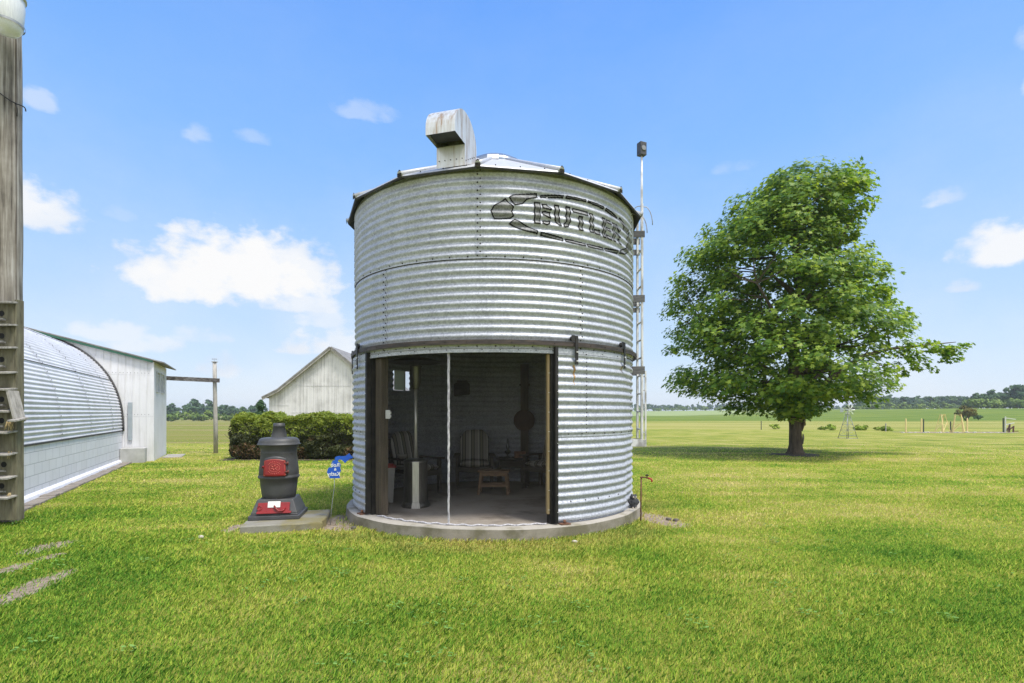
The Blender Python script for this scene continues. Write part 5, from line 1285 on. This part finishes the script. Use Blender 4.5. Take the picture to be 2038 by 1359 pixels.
def maple():
    tx, ty = 10.12, 19.05; t = thing('maple_tree', (tx, ty, 0), 'big lone maple tree with a full green crown on the lawn', 'tree')
    S = 19.05/1065
    # silhouette: height, left x, right x in metres relative to the trunk
    rows = [(340, 1560, 1675), (370, 1486, 1716), (410, 1436, 1730), (452, 1388, 1732), (480, 1368, 1724), (507, 1352, 1712), (540, 1342, 1722), (575, 1334, 1775), (600, 1324, 1802), (630, 1312, 1806), (667, 1314, 1800), (700, 1322, 1822), (744, 1330, 1815), (771, 1345, 1785), (790, 1365, 1735), (806, 1440, 1640), (818, 1540, 1620)]
    Z = np.array([CH+(820-p)*S for p, _, _ in rows])[::-1]; XL = np.array([(a-1588)*S for _, a, _ in rows])[::-1]; XR = np.array([(c-1588)*S for _, _, c in rows])[::-1]
    cl = []
    tries = 0
    while len(cl) < 410 and tries < 60000:
        tries += 1
        z = random.uniform(Z[0], Z[-1]-.2); xl, xr = np.interp(z, Z, XL), np.interp(z, Z, XR); c, hw_ = (xl+xr)/2, max((xr-xl)/2-.24, .25)
        cm, hm = c*.35, max(hw_*.92, .4)
        a = random.random()*2*PI; rr = random.random()**.42
        x = c+hw_*rr*math.cos(a)*.97; y = hm*rr*math.sin(a)*.9
        if rr < .45 and random.random() < .6: continue
        # thin out the right, ragged side
        if x > 2.4 and z < 6.2 and random.random() < .35: continue
        p = Vector((x, y, z))
        if any((p-q).length < .45 for q, _ in cl): continue
        cl.append((p, random.uniform(.42, .74) * (.85 if x > 2.4 else 1)))
    for px, py in ((1840, 705), (1862, 700), (1885, 692), (1900, 690), (1850, 735), (1825, 690), (1870, 712), (1815, 720), (1790, 600), (1805, 625), (1770, 575), (1845, 715), (1830, 705), (1855, 690), (1800, 700), (1805, 740), (1790, 755), (1815, 690), (1875, 698), (1895, 696), (1835, 728), (1770, 740), (1785, 725), (1755, 585), (1775, 600), (1760, 625), (1785, 640), (1740, 600), (1730, 575), (1715, 560), (1750, 655), (1780, 665), (1700, 530), (1708, 500), (1700, 470), (1690, 380), (1705, 420), (1690, 550)):
        cl.append((Vector(((px-1588)*S, random.uniform(-.7, .5), CH+(820-py)*S)), random.uniform(.26, .42)))
    C = []; NR = []; SZ = []
    for p, r in cl:
        n = int(138*(r/.6)**2); d = rng.normal(0, 1, (n, 3)); d /= np.linalg.norm(d, axis=1)[:, None]; rad = r*rng.random(n)**.45
        q = d*rad[:, None]; q[:, 2] = q[:, 2]*.62-.28*(q[:, 0]**2+q[:, 1]**2)/max(r, .3)*.8
        outw = np.array([p.x, p.y, 0]); outw /= (np.linalg.norm(outw)+1e-6)
        C.append(q+np.array(p)); NR.append(np.tile(np.array([0, 0, 1.0]), (n, 1))+outw*.55+d*.35); SZ.append(.075+.15*rng.random(n)**1.4)
    C, NR, SZ = np.concatenate(C), np.concatenate(NR), np.concatenate(SZ)
    V, k = leaves_np(C, NR, SZ, MAPLE, .38)
    np_mesh('crown', V, k, M['maple'], parent=t); print('maple leaves', len(C))
    b = MB(); pts = [(0, 0, -.05), (0, 0, .0), (-.01, 0, .12), (-.02, 0, .35), (-.03, 0, .9), (-.03, .02, 1.5), (-.08, .0, 2.1), (-.10, .0, 2.7), (.0, .05, 4.2), (.1, 0, 6.0), (.0, 0, 8.2), (0, 0, 9.6)]
    rad = [.44, .37, .26, .212, .20, .195, .185, .18, .15, .11, .06, .02]
    n = 20; vs = []
    for (x, y, z), r in zip(pts, rad):
        for j in range(n):
            a = 2*PI*j/n; rr = r*(1+.10*math.sin(a*5+.6)*(1.2 if z < .3 else .35)+.03*math.sin(a*9+z*3)); vs.append((x+rr*math.cos(a), y+rr*math.sin(a), z))
    b.add(vs, [(i*n+j, i*n+(j+1) % n, (i+1)*n+(j+1) % n, (i+1)*n+j) for i in range(len(pts)-1) for j in range(n)], 0, True)
    b.tube([(.12, -.09, .85), (.19, -.12, 1.15), (.21, -.12, 1.45), (.30, -.10, 1.65)], [.05, .07, .06, .035], 10)       # stub of a lost limb
    b.tube([(.1, -.05, 1.3), (.4, -.1, 1.75), (.95, -.1, 2.3), (1.25, 0, 3.0)], [.10, .075, .05, .02], 9)
    b.tube([(.0, 0, 2.3), (.9, -.2, 2.55), (1.45, -.3, 3.0), (2.2, -.3, 3.5), (3.2, -.2, 3.75), (4.6, -.1, 3.9), (5.6, -.1, 4.0)], [.13, .10, .085, .07, .05, .03, .012], 10)
    limbs = []
    for i in range(13):
        a = i*2.4+.5; z0 = 1.9+i*.42; L_ = random.uniform(1.8, 3.0)*(1 if z0 < 4 else .55)*(.7 if math.cos(a) > .3 else 1)
        p0 = Vector((0, 0, z0)); p1 = p0+Vector((math.cos(a)*L_*.45, math.sin(a)*L_*.45, L_*.35)); p2 = p0+Vector((math.cos(a)*L_, math.sin(a)*L_, L_*.75))
        lp = [p0.lerp(p1, s/3) for s in range(3)]+[p1.lerp(p2, s/3) for s in range(4)]; limbs += lp
        b.tube(lp, [.13, .11, .095, .08, .06, .045, .03], 8)
    limbs += [Vector((2.2, -.3, 3.5)), Vector((2.7, -.25, 3.63)), Vector((3.2, -.2, 3.75)), Vector((3.9, -.15, 3.83)), Vector((4.6, -.1, 3.9)), Vector((5.2, -.1, 3.96)), Vector((0, .05, 4.2)), Vector((.1, 0, 6)), Vector((0, 0, 8.2))]
    for p, r in cl[:-40:2]:
        q = min(limbs, key=lambda l: (l-p).length+max(0, l.z-p.z)*1.5); m_ = (p+q)/2+Vector((random.uniform(-.1, .1), random.uniform(-.1, .1), -.08)); b.tube([q, m_, p], [.030, .02, .007], 5)
    tr = b.build('trunk', M['bark'], t, True)
    b = MB(); b.tube([(.16, -.12, .38), (.17, -.15, .62), (.16, -.15, .75)], [.02, .035, .02], 8); b.build('wound', M['polewood'], tr, True)
    b = MB()
    for z in (1.20, 1.27): b.tube([(-.03+.21*math.cos(a), .21*math.sin(a), z+.025*math.sin(a*2)) for a in np.linspace(0, 2*PI, 28)], .022, 6)
    b.tube([(.15, -.27, 1.22), (.17, -.30, 1.10), (.15, -.29, 1.04)], .016, 6)
    tag(b.build('yellow_strap', M['strapyel'], loc=None), 'faded yellow strap tied round the maple trunk', 'strap').location = (tx, ty, 0)
    b = MB(); b.tube([(-.1, -.27, 2.40), (.4, -.30, 2.34), (.9, -.33, 2.30), (1.32, -.36, 2.33)], [.035, .028, .028, .02], 8)
    b.tube([(1.32, -.36, 2.33), (1.5, -.30, 2.75), (1.55, -.3, 3.05)], .012, 6); b.tube([(-.12, -.26, 2.30), (-.12, -.26, 2.52)], .03, 6)
    tag(b.build('orange_strap', M['straporange']), 'orange strap stretched from the maple trunk to its right limb', 'strap').location = (tx, ty, 0)
    b = MB(); n = 40; vs = [(tx, ty, .05)]
    for j in range(n):
        a = 2*PI*j/n; r = .85+.12*math.sin(a*3)+random.uniform(-.06, .06); vs.append((tx+r*math.cos(a), ty+r*math.sin(a)*.95, .006))
    b.add(vs, [(0, 1+j, 1+(j+1) % n) for j in range(n)], 0, True); o = b.build('soil_ring', M['soil']); o['kind'] = 'structure'
maple()
SPRAY = [(0, -.5), (.16, -.1), (.10, .25), (0, .55), (-.10, .25), (-.16, -.1)]
def hedge():
    x0, x1, y0, y1, h = -9.15, -4.0, 17.0, 18.7, 1.44
    t = thing('hedge', ((x0+x1)/2, (y0+y1)/2, 0), 'long clipped evergreen hedge with bright top growth and dead brown patches', 'hedge')
    ox, oy = t.location.x, t.location.y
    core = MB(); nx, nz = 40, 16; 
    def surf(u, side, v):  # rounded box section
        pass
    # sample the surface of a superellipsoid-like box
    n = 60000; A = []; 
    fx = rng.random(n); face = rng.random(n)
    P = np.empty((n, 3)); D = np.empty((n, 3))
    lx, ly, lz = (x1-x0)/2, (y1-y0)/2, h
    front = face < .42; top = (face >= .42) & (face < .72); ends = (face >= .72) & (face < .84); back = face >= .84
    u = rng.random(n)*2-1; v = rng.random(n)
    P[front] = np.stack([u[front]*lx, np.full(front.sum(), -ly), v[front]*lz], -1); D[front] = (0, -1, .1)
    P[top] = np.stack([u[top]*lx, (v[top]*2-1)*ly, np.full(top.sum(), lz)], -1); D[top] = (0, -.1, 1)
    sgn = np.where(rng.random(ends.sum()) < .75, -1, 1)
    P[ends] = np.stack([sgn*lx, (u[ends])*ly, v[ends]*lz], -1); D[ends] = np.stack([sgn, np.zeros(len(sgn)), np.full(len(sgn), .1)], -1)
    P[back] = np.stack([u[back]*lx, np.full(back.sum(), ly), v[back]*lz], -1); D[back] = (0, 1, .1)
    # round the edges, lumpy surface
    q = P.copy(); q[:, 2] -= lz/2; e = np.stack([np.abs(q[:, 0])/lx, np.abs(q[:, 1])/ly, np.abs(q[:, 2])/(lz/2)], -1)
    k = (e[:, 0]**14+e[:, 1]**6+e[:, 2]**7)**(1/8); k = np.maximum(k, .9); q /= k[:, None]; q[:, 2] += lz/2
    lump = (vnoise(q[:, 0]+50, q[:, 2]+q[:, 1]*.7+50, 2.2, 5)-.5)*.20+(vnoise(q[:, 0]+20, q[:, 2]+q[:, 1]+20, 6, 6)-.5)*.14
    q += D*(lump-.02-.10*rng.random(n)**2)[:, None]; q[:, 2] = np.maximum(q[:, 2], .03)
    # undercut at the bottom
    low = np.clip((.45-q[:, 2])/.45, 0, 1); q[:, 1] *= 1-.10*low; 
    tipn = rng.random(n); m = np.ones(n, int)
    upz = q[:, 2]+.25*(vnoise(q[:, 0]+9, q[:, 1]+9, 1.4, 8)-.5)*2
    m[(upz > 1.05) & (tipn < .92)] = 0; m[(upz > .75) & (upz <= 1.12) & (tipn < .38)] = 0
    dead = (vnoise(q[:, 0]+31, q[:, 2]*1.3+q[:, 1]+31, 1.7, 9) > .70) & (q[:, 2] < .7) & (tipn < .45); m[dead] = 2
    holes = (vnoise(q[:, 0]+71, q[:, 2]*1.2+31, 2.4, 12) < .24) & (q[:, 2] < 1.05); keep = ~(holes & (rng.random(n) < .75))
    q, D, m = q[keep], D[keep], m[keep]; sz = rng.uniform(.05, .13, len(q)); sz[m == 0] *= 1.15
    V, kk = leaves_np(q, D*.6+np.array([0, -.1, .6]), sz, SPRAY, .7)
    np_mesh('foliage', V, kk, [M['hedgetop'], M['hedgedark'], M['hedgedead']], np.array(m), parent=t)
    b = MB(); nn = 24; vs = []
    for i in range(nn+1):
        x = -lx+.2+(2*lx-.4)*i/nn
        for yy, zz in ((-ly+.26, .05), (-ly+.2, .7), (-ly+.3, h-.22), (ly-.3, h-.22), (ly-.2, .7), (ly-.26, .05)): vs.append((x, yy+random.uniform(-.05, .05), zz+random.uniform(-.03, .03)))
    b.add(vs, [(i*6+j, i*6+j+1, i*6+j+7, i*6+j+6) for i in range(nn) for j in range(5)]+[(5, 4, 3, 2, 1, 0), tuple(nn*6+j for j in range(6))], 0, True)
    for i in range(90):
        x = random.uniform(-lx+.2, lx-.2); b.tube([(x, -ly+.35, .0), (x+random.uniform(-.2, .2), -ly+.2, random.uniform(.4, .7)), (x+random.uniform(-.35, .35), -ly+.08, random.uniform(.8, 1.1))], [.014, .010, .004], 5)
    b.build('branches', M['hedgecore'], t, True)
    b = MB(); nn = 40; vs = []
    for i in range(nn+1): x = x0-.1+(x1-x0+.1)*i/nn; vs += [(x, y0-.25+random.uniform(-.06, .06), .008), (x, y1, .008)]
    b.add(vs, [(2*i, 2*i+2, 2*i+3, 2*i+1) for i in range(nn)]); o = b.build('soil_strip', M['soil']); o['kind'] = 'structure'
hedge()
def crown_verts(nclump, rx, rz, n_each, sz, cz, flat=.7, trunk=True, ry=None):
    ry = ry or rx; C = []; NR = []
    for i in range(nclump):
        d = rng.normal(0, 1, 3); d /= np.linalg.norm(d); r = rng.random()**.4
        if d[2] < -.35: d[2] *= .6
        p = np.array([d[0]*rx*r, d[1]*ry*r, cz+d[2]*rz*r])
        e = rng.normal(0, 1, (n_each, 3)); e /= np.linalg.norm(e, axis=1)[:, None]
        q = e*(rng.random(n_each)**.4)[:, None]*rx*.34; q[:, 2] *= flat
        C.append(p+q); NR.append(e+d*.5+np.array([0, 0, .5]))
    C, NR = np.concatenate(C), np.concatenate(NR)
    V, k = leaves_np(C, NR, rng.uniform(.7, 1.3, len(C))*sz, SPRAY_F, .4)
    return V, k
SPRAY_F = [(-.5, -.25), (.0, -.5), (.5, -.2), (.45, .3), (0, .5), (-.45, .25)]
def far_tree_mesh(name, seed, rx, rz, cz, mat, ncl=34, ne=34, sz=.6, trunk_h=None):
    global rng
    rng = np.random.default_rng(seed); V, k = crown_verts(ncl, rx, rz, ne, sz, cz)
    V[:, 2] = np.maximum(V[:, 2], .05)
    c = np_mesh(name, V, k, mat); return c.data, c
protos = []
def forest():
    kinds = []
    for i, (rx, rz, cz) in enumerate(((3.0, 4.2, 4.6), (3.6, 3.9, 4.3), (2.5, 4.6, 4.9), (3.3, 4.5, 5.0))):
        me, ob = far_tree_mesh('broadleaf_tree', 40+i, rx, rz, cz, M['fartree'], 44, 42, .62); kinds.append((me, ob))
    bk = []
    for i, (rx, rz, cz) in enumerate(((1.9, 1.5, 1.3), (1.4, 1.7, 1.5), (2.3, 1.2, 1.1))):
        me, ob = far_tree_mesh('field_bush', 60+i, rx, rz, cz, M['farbush'], 22, 34, .42); bk.append((me, ob))
    tm = MB(); tm.tube([(0, 0, -.3), (.05, 0, 2.5), (0, 0, 6)], [.28, .2, .08], 7)
    tmo = tm.build('trunk', M['trunkfar']); tme = tmo.data; bpy.data.objects.remove(tmo)
    def put(kind, x, y, s, label, group, cat, sy=1.0, trunk=True):
        me, ob = kind
        if trunk:
            t = thing('broadleaf_tree', (x, y, gzf(x, y)), label, cat, random.random()*6.28, group); t.scale = (s, s, s*sy)
            c = bpy.data.objects.new('crown', me); COL.objects.link(c); c.parent = t
            k = bpy.data.objects.new('trunk', tme); COL.objects.link(k); k.parent = t
        else:
            c = bpy.data.objects.new('field_bush', me); COL.objects.link(c); c.location = (x, y, gzf(x, y)-.1); c.rotation_euler = (0, 0, random.random()*6.28); c.scale = (s, s, s*sy); tag(c, label, cat, group)
    rn = random.Random(5)
    def X(px, y): return (px-1019)/1065*y
    # left wood beyond the sprouting field
    for i in range(34):
        y = 235+rn.uniform(-12, 45); px = 120+i*12.2+rn.uniform(-5, 5)
        put(kinds[rn.randrange(4)], X(px, y), y, rn.uniform(.62, .98)*(1.12 if 340 < px < 420 else .88), 'dark green broadleaf tree in the wood beyond the left field', 'trees of the wood beyond the left field', 'tree')
    for i in range(16):
        y = 190+rn.uniform(-8, 14); px = 325+i*13+rn.uniform(-5, 5)
        put(bk[rn.randrange(3)], X(px, y), y, rn.uniform(.7, 1.35), 'bright green bush along the edge of the left wood', 'bushes along the edge of the left wood', 'bush', 1, False)
    # low distant line on the right
    for i in range(78):
        y = 560+rn.uniform(-30, 60); px = 1215+i*7.0+rn.uniform(-3, 3)
        put(kinds[rn.randrange(4)], X(px, y), y, rn.uniform(.62, .92), 'small hazy tree in the long line beyond the far right fields', 'trees of the long line beyond the far right fields', 'tree')
    for i in range(40):
        y = 470+rn.uniform(-20, 30); px = 1240+i*12+rn.uniform(-5, 5)
        put(bk[rn.randrange(3)], X(px, y), y, rn.uniform(1.0, 1.7), 'pale green bush in front of the far tree line', 'bushes in front of the far tree line', 'bush', 1, False)
    # wood behind the garden bed
    for i in range(46):
        y = 300+rn.uniform(-18, 50); px = 1712+i*4.7+rn.uniform(-4, 4)
        s = rn.uniform(.78, 1.0)*(.75 if px < 1745 else 1)
        put(kinds[rn.randrange(4)], X(px, y), y, s, 'tall green tree in the wood behind the garden bed', 'trees of the wood behind the garden bed', 'tree')
    for i in range(24):
        y = 268+rn.uniform(-8, 8); px = 1690+i*10+rn.uniform(-4, 4)
        put(bk[rn.randrange(3)], X(px, y), y, rn.uniform(.8, 1.4), 'pale bush at the foot of the wood behind the garden bed', 'bushes at the foot of the wood behind the garden bed', 'bush', 1, False)
    # nearer, taller wood on the rise at the right edge
    for i in range(30):
        y = 195+rn.uniform(-10, 40); px = 1925+i*9.5+rn.uniform(-5, 5)
        s = .62+.42*min(1, max(0, (px-1925)/130))+rn.uniform(-.08, .08)
        put(kinds[rn.randrange(4)], X(px, y), y, s, 'dark tree in the nearer wood on the rise at the right', 'trees of the nearer wood on the rise', 'tree')
    for i in range(30):
        y = 180+rn.uniform(-4, 12); px = 1930+i*9+rn.uniform(-4, 4)
        put(bk[rn.randrange(3)], X(px, y), y, rn.uniform(.9, 1.6), 'green bush at the foot of the wood on the rise', 'bushes at the foot of the wood on the rise', 'bush', 1, False)
    for _, ob in kinds+bk: bpy.data.objects.remove(ob)
    # two shrubs on the field edge, one young conifer by the barn
    t = thing('round_shrub', (X(1923, 92), 92, gzf(X(1923, 92), 92)), 'reddish green umbrella shaped shrub standing in the field beyond the garden bed', 'shrub')
    V, k = crown_verts(44, 1.35, 1.0, 46, .20, 1.45); np_mesh('crown', V, k, M['redbush'], parent=t)
    b = MB()
    for i in range(6): a = i*1.05; b.tube([(.1*math.cos(a), .1*math.sin(a), -.1), (.5*math.cos(a), .5*math.sin(a), .8), (.9*math.cos(a), .9*math.sin(a), 1.5)], [.07, .05, .02], 6)
    b.build('trunk', M['trunkfar'], t, True)
    t = thing('low_shrub', (X(1947, 95), 95, gzf(X(1947, 95), 95)), 'low dark round shrub to the right of the umbrella shaped one', 'shrub')
    V, k = crown_verts(20, .68, .45, 34, .18, .52); np_mesh('crown', V, k, M['fartree'], parent=t)
    b = MB(); b.tube([(0, 0, -.1), (0, 0, .5)], .06, 6); b.build('trunk', M['trunkfar'], t, True)
    t = thing('conifer', (X(519, 26), 26, 0), 'small young conifer between the hedge and the barn', 'tree')
    n = 2600; zz = rng.random(n)**.8*2.05; a = rng.random(n)*2*PI; rr = (.62*(1-zz/2.15)**.55)*rng.random(n)**.4*(.75+.35*np.sin(zz*11)); C = np.stack([rr*np.cos(a), rr*np.sin(a), zz+.05], -1)
    V, k = leaves_np(C, np.stack([np.cos(a), np.sin(a), np.full(n, .6)], -1), rng.uniform(.07, .15, n), SPRAY, .6); np_mesh('crown', V, k, M['fartree'], parent=t)
    b = MB(); b.tube([(0, 0, -.05), (0, 0, 1.9)], [.05, .01], 6); b.build('trunk', M['trunkfar'], t, True)
forest()

# ------------------------------------------------------------------ windmill ornament and garden bed
def gx(px, y): return (px-1019)/1065*y
def windmill():
    y = 31.0; x = gx(1687, y); t = thing('windmill', (x, y, 0), 'small ornamental metal farm windmill with a lattice tower on the lawn', 'windmill', R_(8))
    b = MB(); H = 1.42; w0, w1 = .34, .06
    for sx in (-1, 1):
        for sy in (-1, 1): b.tube([(sx*w0, sy*w0, 0), (sx*w1, sy*w1, H)], .016, 5)
    for k in range(4):
        f0, f1 = .12+.22*k, .12+.22*(k+1)
        for f in (f0,):
            w_ = w0+(w1-w0)*f; z = H*f
            for s in (-1, 1): b.tube([(-w_, s*w_, z), (w_, s*w_, z)], .009, 4); b.tube([(s*w_, -w_, z), (s*w_, w_, z)], .009, 4)
        wa, wb = w0+(w1-w0)*f0, w0+(w1-w0)*f1
        for s in (-1, 1): b.tube([(-wa, s*wa, H*f0), (wb, s*wb, H*f1)], .007, 4); b.tube([(wa, s*wa, H*f0), (-wb, s*wb, H*f1)], .007, 4)
    for s in (-1, 1): b.tube([(-w0-.05, s*w0, .01), (w0+.05, s*w0, .01)], .014, 5)
    b.build('tower', M['windmill'], t, True)
    b = MB(); b.box((0, 0, H+.03), (.18, .18, .05)); b.tube([(0, .1, H+.22), (0, -.16, H+.22)], .03, 8); b.tube([(0, 0, H), (0, 0, H+.22)], .025, 8); b.build('gearbox', M['windwhite'], t, True)
    b = MB()
    for i in range(14):
        a = 2*PI*i/14; c, s = math.cos(a), math.sin(a); c2, s2 = math.cos(a+.16), math.sin(a+.16)
        b.add([(.09*c, -.17, H+.22+.09*s), (.32*c, -.19, H+.22+.32*s), (.32*c2, -.15, H+.22+.32*s2), (.09*c2, -.16, H+.22+.09*s2)], [(0, 1, 2, 3)], i % 2)
    b.tube([(.09*math.cos(a), -.165, H+.22+.09*math.sin(a)) for a in np.linspace(0, 2*PI, 16)], .01, 4)
    b.build('wheel', [M['windwhite'], M['darktrim']], t, True)
    b = MB(); b.tube([(0, .1, H+.22), (.06, .45, H+.22)], .012, 5); b.extrude([(-.1, -.1), (.2, -.14), (.2, .14), (-.1, .1)], (.07, .5, H+.22), (.15, .98, 0), (0, 0, 1), .006); b.build('tail', M['windwhite'], t, True)
windmill()
def garden():
    y = 40.0
    b = MB(); n = 60; vs = []
    xa, xb = gx(1790, y), gx(2014, y)
    for i in range(n+1): x = xa+(xb-xa)*i/n; vs += [(x, y-1.1+.25*math.sin(i*.9)+random.uniform(-.1, .1), .012), (x, y+.9+random.uniform(-.2, .2), .012)]
    b.add(vs, [(2*i, 2*i+2, 2*i+3, 2*i+1) for i in range(n)]); o = b.build('garden_bed', M['dirt']); o['kind'] = 'structure'
    # stones edging the bed
    sm_ = None
    def stone_mesh(seed, s):
        r = random.Random(seed); b = MB(); vs = []
        for j, (z, rad) in enumerate(((-.02, .8), (.25, 1.0), (.6, .8), (.75, .35))):
            for i in range(7): a = 2*PI*i/7; q = rad*r.uniform(.8, 1.2); vs.append((q*math.cos(a)*s, q*math.sin(a)*s*.8, z*s*r.uniform(.85, 1.15)))
        b.add(vs, [(j*7+i, j*7+(i+1) % 7, (j+1)*7+(i+1) % 7, (j+1)*7+i) for j in range(3) for i in range(7)]+[tuple(21+i for i in range(7))], 0, True); return b
    st = [stone_mesh(k, .13).build('edging_stone', M['stone']) for k in range(3)]
    rn = random.Random(3)
    for i in range(34):
        o = st[i] if i < 3 else st[i % 3].copy()
        if i >= 3: COL.objects.link(o)
        px = 1795+i*6.4+rn.uniform(-3, 3); o.location = (gx(px, 39.2), 38.95+rn.uniform(-.2, .3), .0); o.rotation_euler = (0, 0, rn.random()*6); k = rn.uniform(.3, .85); o.scale = (k*1.3, k, k)
        tag(o, 'pale stone edging the garden bed by the trellises', 'stone', 'pale stones edging the garden bed')
    def stake(px, yy, h, mat, lab, w_=.07, name='garden_stake'):
        b = MB(); x = gx(px, yy); b.box((x, yy, h/2-.05), (w_, w_, h+.1)); b.add([(x-w_/2, yy-w_/2, h), (x+w_/2, yy-w_/2, h), (x+w_/2, yy+w_/2, h), (x-w_/2, yy+w_/2, h), (x, yy, h+.07)], [(0, 1, 4), (1, 2, 4), (2, 3, 4), (3, 0, 4)])
        tag(b.build(name, M[mat], loc=(x, yy, 0)), lab, 'stake', 'stakes round the garden bed')
    stake(1803, 40, .98, 'yellowwood', 'pale yellow stake at the left end of the garden bed')
    stake(1834, 40, .98, 'yellowwood', 'pale yellow stake touching a dark stake in the garden bed')
    stake(1838, 40.3, .98, 'darkpost', 'dark stake beside the second yellow stake', .06)
    stake(1892, 40.2, .78, 'darkpost', 'short dark stake between the two trellises', .06)
    stake(1925, 40, 1.02, 'yellowwood', 'pale yellow stake right of the trellises')
    stake(1515, 46, .72, 'darkpost', 'lone thin dark stake in the field left of the maple trunk', .05, 'field_stake')
    stake(1763, 42, .6, 'greywood', 'weathered grey stake leaning in a weed clump', .06, 'field_stake')
    def trellis(px, rz, lab):
        x = gx(px, 39.9); t = thing('trellis', (x, 39.9, 0), lab, 'trellis', rz, 'pale yellow a frame trellises')
        for sy in (-1, 1):
            b = MB()
            for sx in (-1, 1): b.bar((sx*.34, sy*.34, -.03), (sx*.17, sy*.05, 1.32), .05, .03)
            b.bar((-.19, sy*.05, 1.30), (.19, sy*.05, 1.30), .05, .03); b.bar((-.27, sy*.20, .62), (.27, sy*.20, .62), .045, .03); b.bar((-.32, sy*.31, .12), (.24, sy*.16, .80), .04, .025)
            b.build('side_frame', M['yellowwood'], t, True)
        b = MB(); b.bar((-.17, -.06, 1.34), (-.17, .06, 1.34), .05, .03); b.bar((.17, -.06, 1.34), (.17, .06, 1.34), .05, .03); b.build('top_tie', M['yellowwood'], t, True)
    trellis(1876, R_(14), 'pale yellow a frame trellis, the left one of the pair in the garden bed'); trellis(1907, R_(-32), 'pale yellow a frame trellis, the right one of the pair, turned sideways')
    x = gx(1997, 40); t = thing('pump_frame', (x, 40, 0), 'dark post with pale pipe arms and a rusty rack beside the garden bed', 'post frame')
    b = MB(); b.box((x, 40, .5), (.07, .07, 1.15)); b.build('post', M['darkpost'], t)
    b = MB(); b.bar((x+.10, 39.95, .0), (x+.10, 39.95, 1.18), .06); b.bar((x+.10, 39.95, 1.08), (x+.82, 39.9, .98), .05); b.bar((x+.12, 39.95, .58), (x+.72, 39.9, .72), .05); b.build('pipe_arm', M['palepipe'], t)
    b = MB(); b.bar((x+.33, 39.9, -.02), (x+.38, 39.9, .62), .075); b.bar((x+.64, 39.9, -.02), (x+.66, 39.9, .46), .07); b.bar((x+.33, 39.9, .18), (x+.70, 39.9, .48), .06); b.bar((x+.18, 39.9, .12), (x+.36, 39.9, .55), .05); b.bar((x+.5, 39.8, .1), (x+.92, 39.8, .1), .05)
    b.tube([(x+.24+.12*math.cos(a), 39.86, .2+.15*math.sin(a)) for a in np.linspace(0, 2*PI, 18)], .02, 5); b.build('rack', M['redbrown'], t)
    # weed clumps in the rough edge of the field
    wp = []
    for px, yy, s, lab in ((1540, 48, .5, 'weed clump in the field left of the maple'), (1653, 45, .55, 'wide weed clump left of the windmill'), (1637, 46, .35, 'small weed clump beyond the maple trunk'), (1710, 45, .62, 'bushy weed clump right of the windmill'), (1752, 44, .5, 'long weed clump near the grey leaning stake'), (1766, 43, .5, 'weed clump around the grey leaning stake')):
        V, k = crown_verts(14, s, s*.42, 40, .10, s*.38); V[:, 2] = np.maximum(V[:, 2], 0)
        o = np_mesh('weed_clump', V, k, M['weed'], loc=(gx(px, yy), yy, 0)); tag(o, lab, 'weeds', 'weed clumps along the field edge')
garden()
# pebbles and litter on the bare earth by the foundation
rn = random.Random(9)
for i, (x, y, s, mat, lab) in enumerate(((-2.20, 7.72, .05, 'stone', 'pale pebble on the bare earth behind the yard sign rod'), (2.28, 7.45, .035, 'darkstone', 'dark pebble on the bare earth right of the tap'), (2.20, 7.52, .03, 'darkstone', 'smaller dark pebble near the tap'), (-2.05, 6.95, .035, 'darkstone', 'dark litter lump at the left foot of the foundation'), (.73, 6.22, .026, 'stone', 'white chip lying in the grass before the right jamb'), (-3.75, 6.45, .03, 'stone', 'pale chip in the grass left of the slab'))):
    b = MB(); vs = []
    for z, r in ((-.3, .8), (.2, 1), (.7, .7), (.85, .3)):
        for k in range(7): a = 2*PI*k/7; q = r*rn.uniform(.8, 1.2)*s; vs.append((x+q*math.cos(a)*1.3, y+q*math.sin(a), .01+z*s))
    b.add(vs, [(j*7+k, j*7+(k+1) % 7, (j+1)*7+(k+1) % 7, (j+1)*7+k) for j in range(3) for k in range(7)]+[tuple(21+k for k in range(7))], 0, True)
    tag(b.build('pebble', M[mat], loc=(x, y, 0)), lab, 'stone')

# ------------------------------------------------------------------ summer haze over the fields
def haze():
    m = bpy.data.materials.new('haze_air'); m.use_nodes = True; nt = m.node_tree; nt.nodes.clear()
    o = nt.nodes.new('ShaderNodeOutputMaterial'); v = nt.nodes.new('ShaderNodeVolumePrincipled')
    v.inputs['Color'].default_value = (.88, .94, 1, 1); v.inputs['Density'].default_value = .00042; v.inputs['Anisotropy'].default_value = .2
    nt.links.new(v.outputs[0], o.inputs['Volume'])
    b = MB(); b.box((0, 1450, 6), (3060, 3140, 20)); h = b.build('haze', m); h['kind'] = 'stuff'
haze()
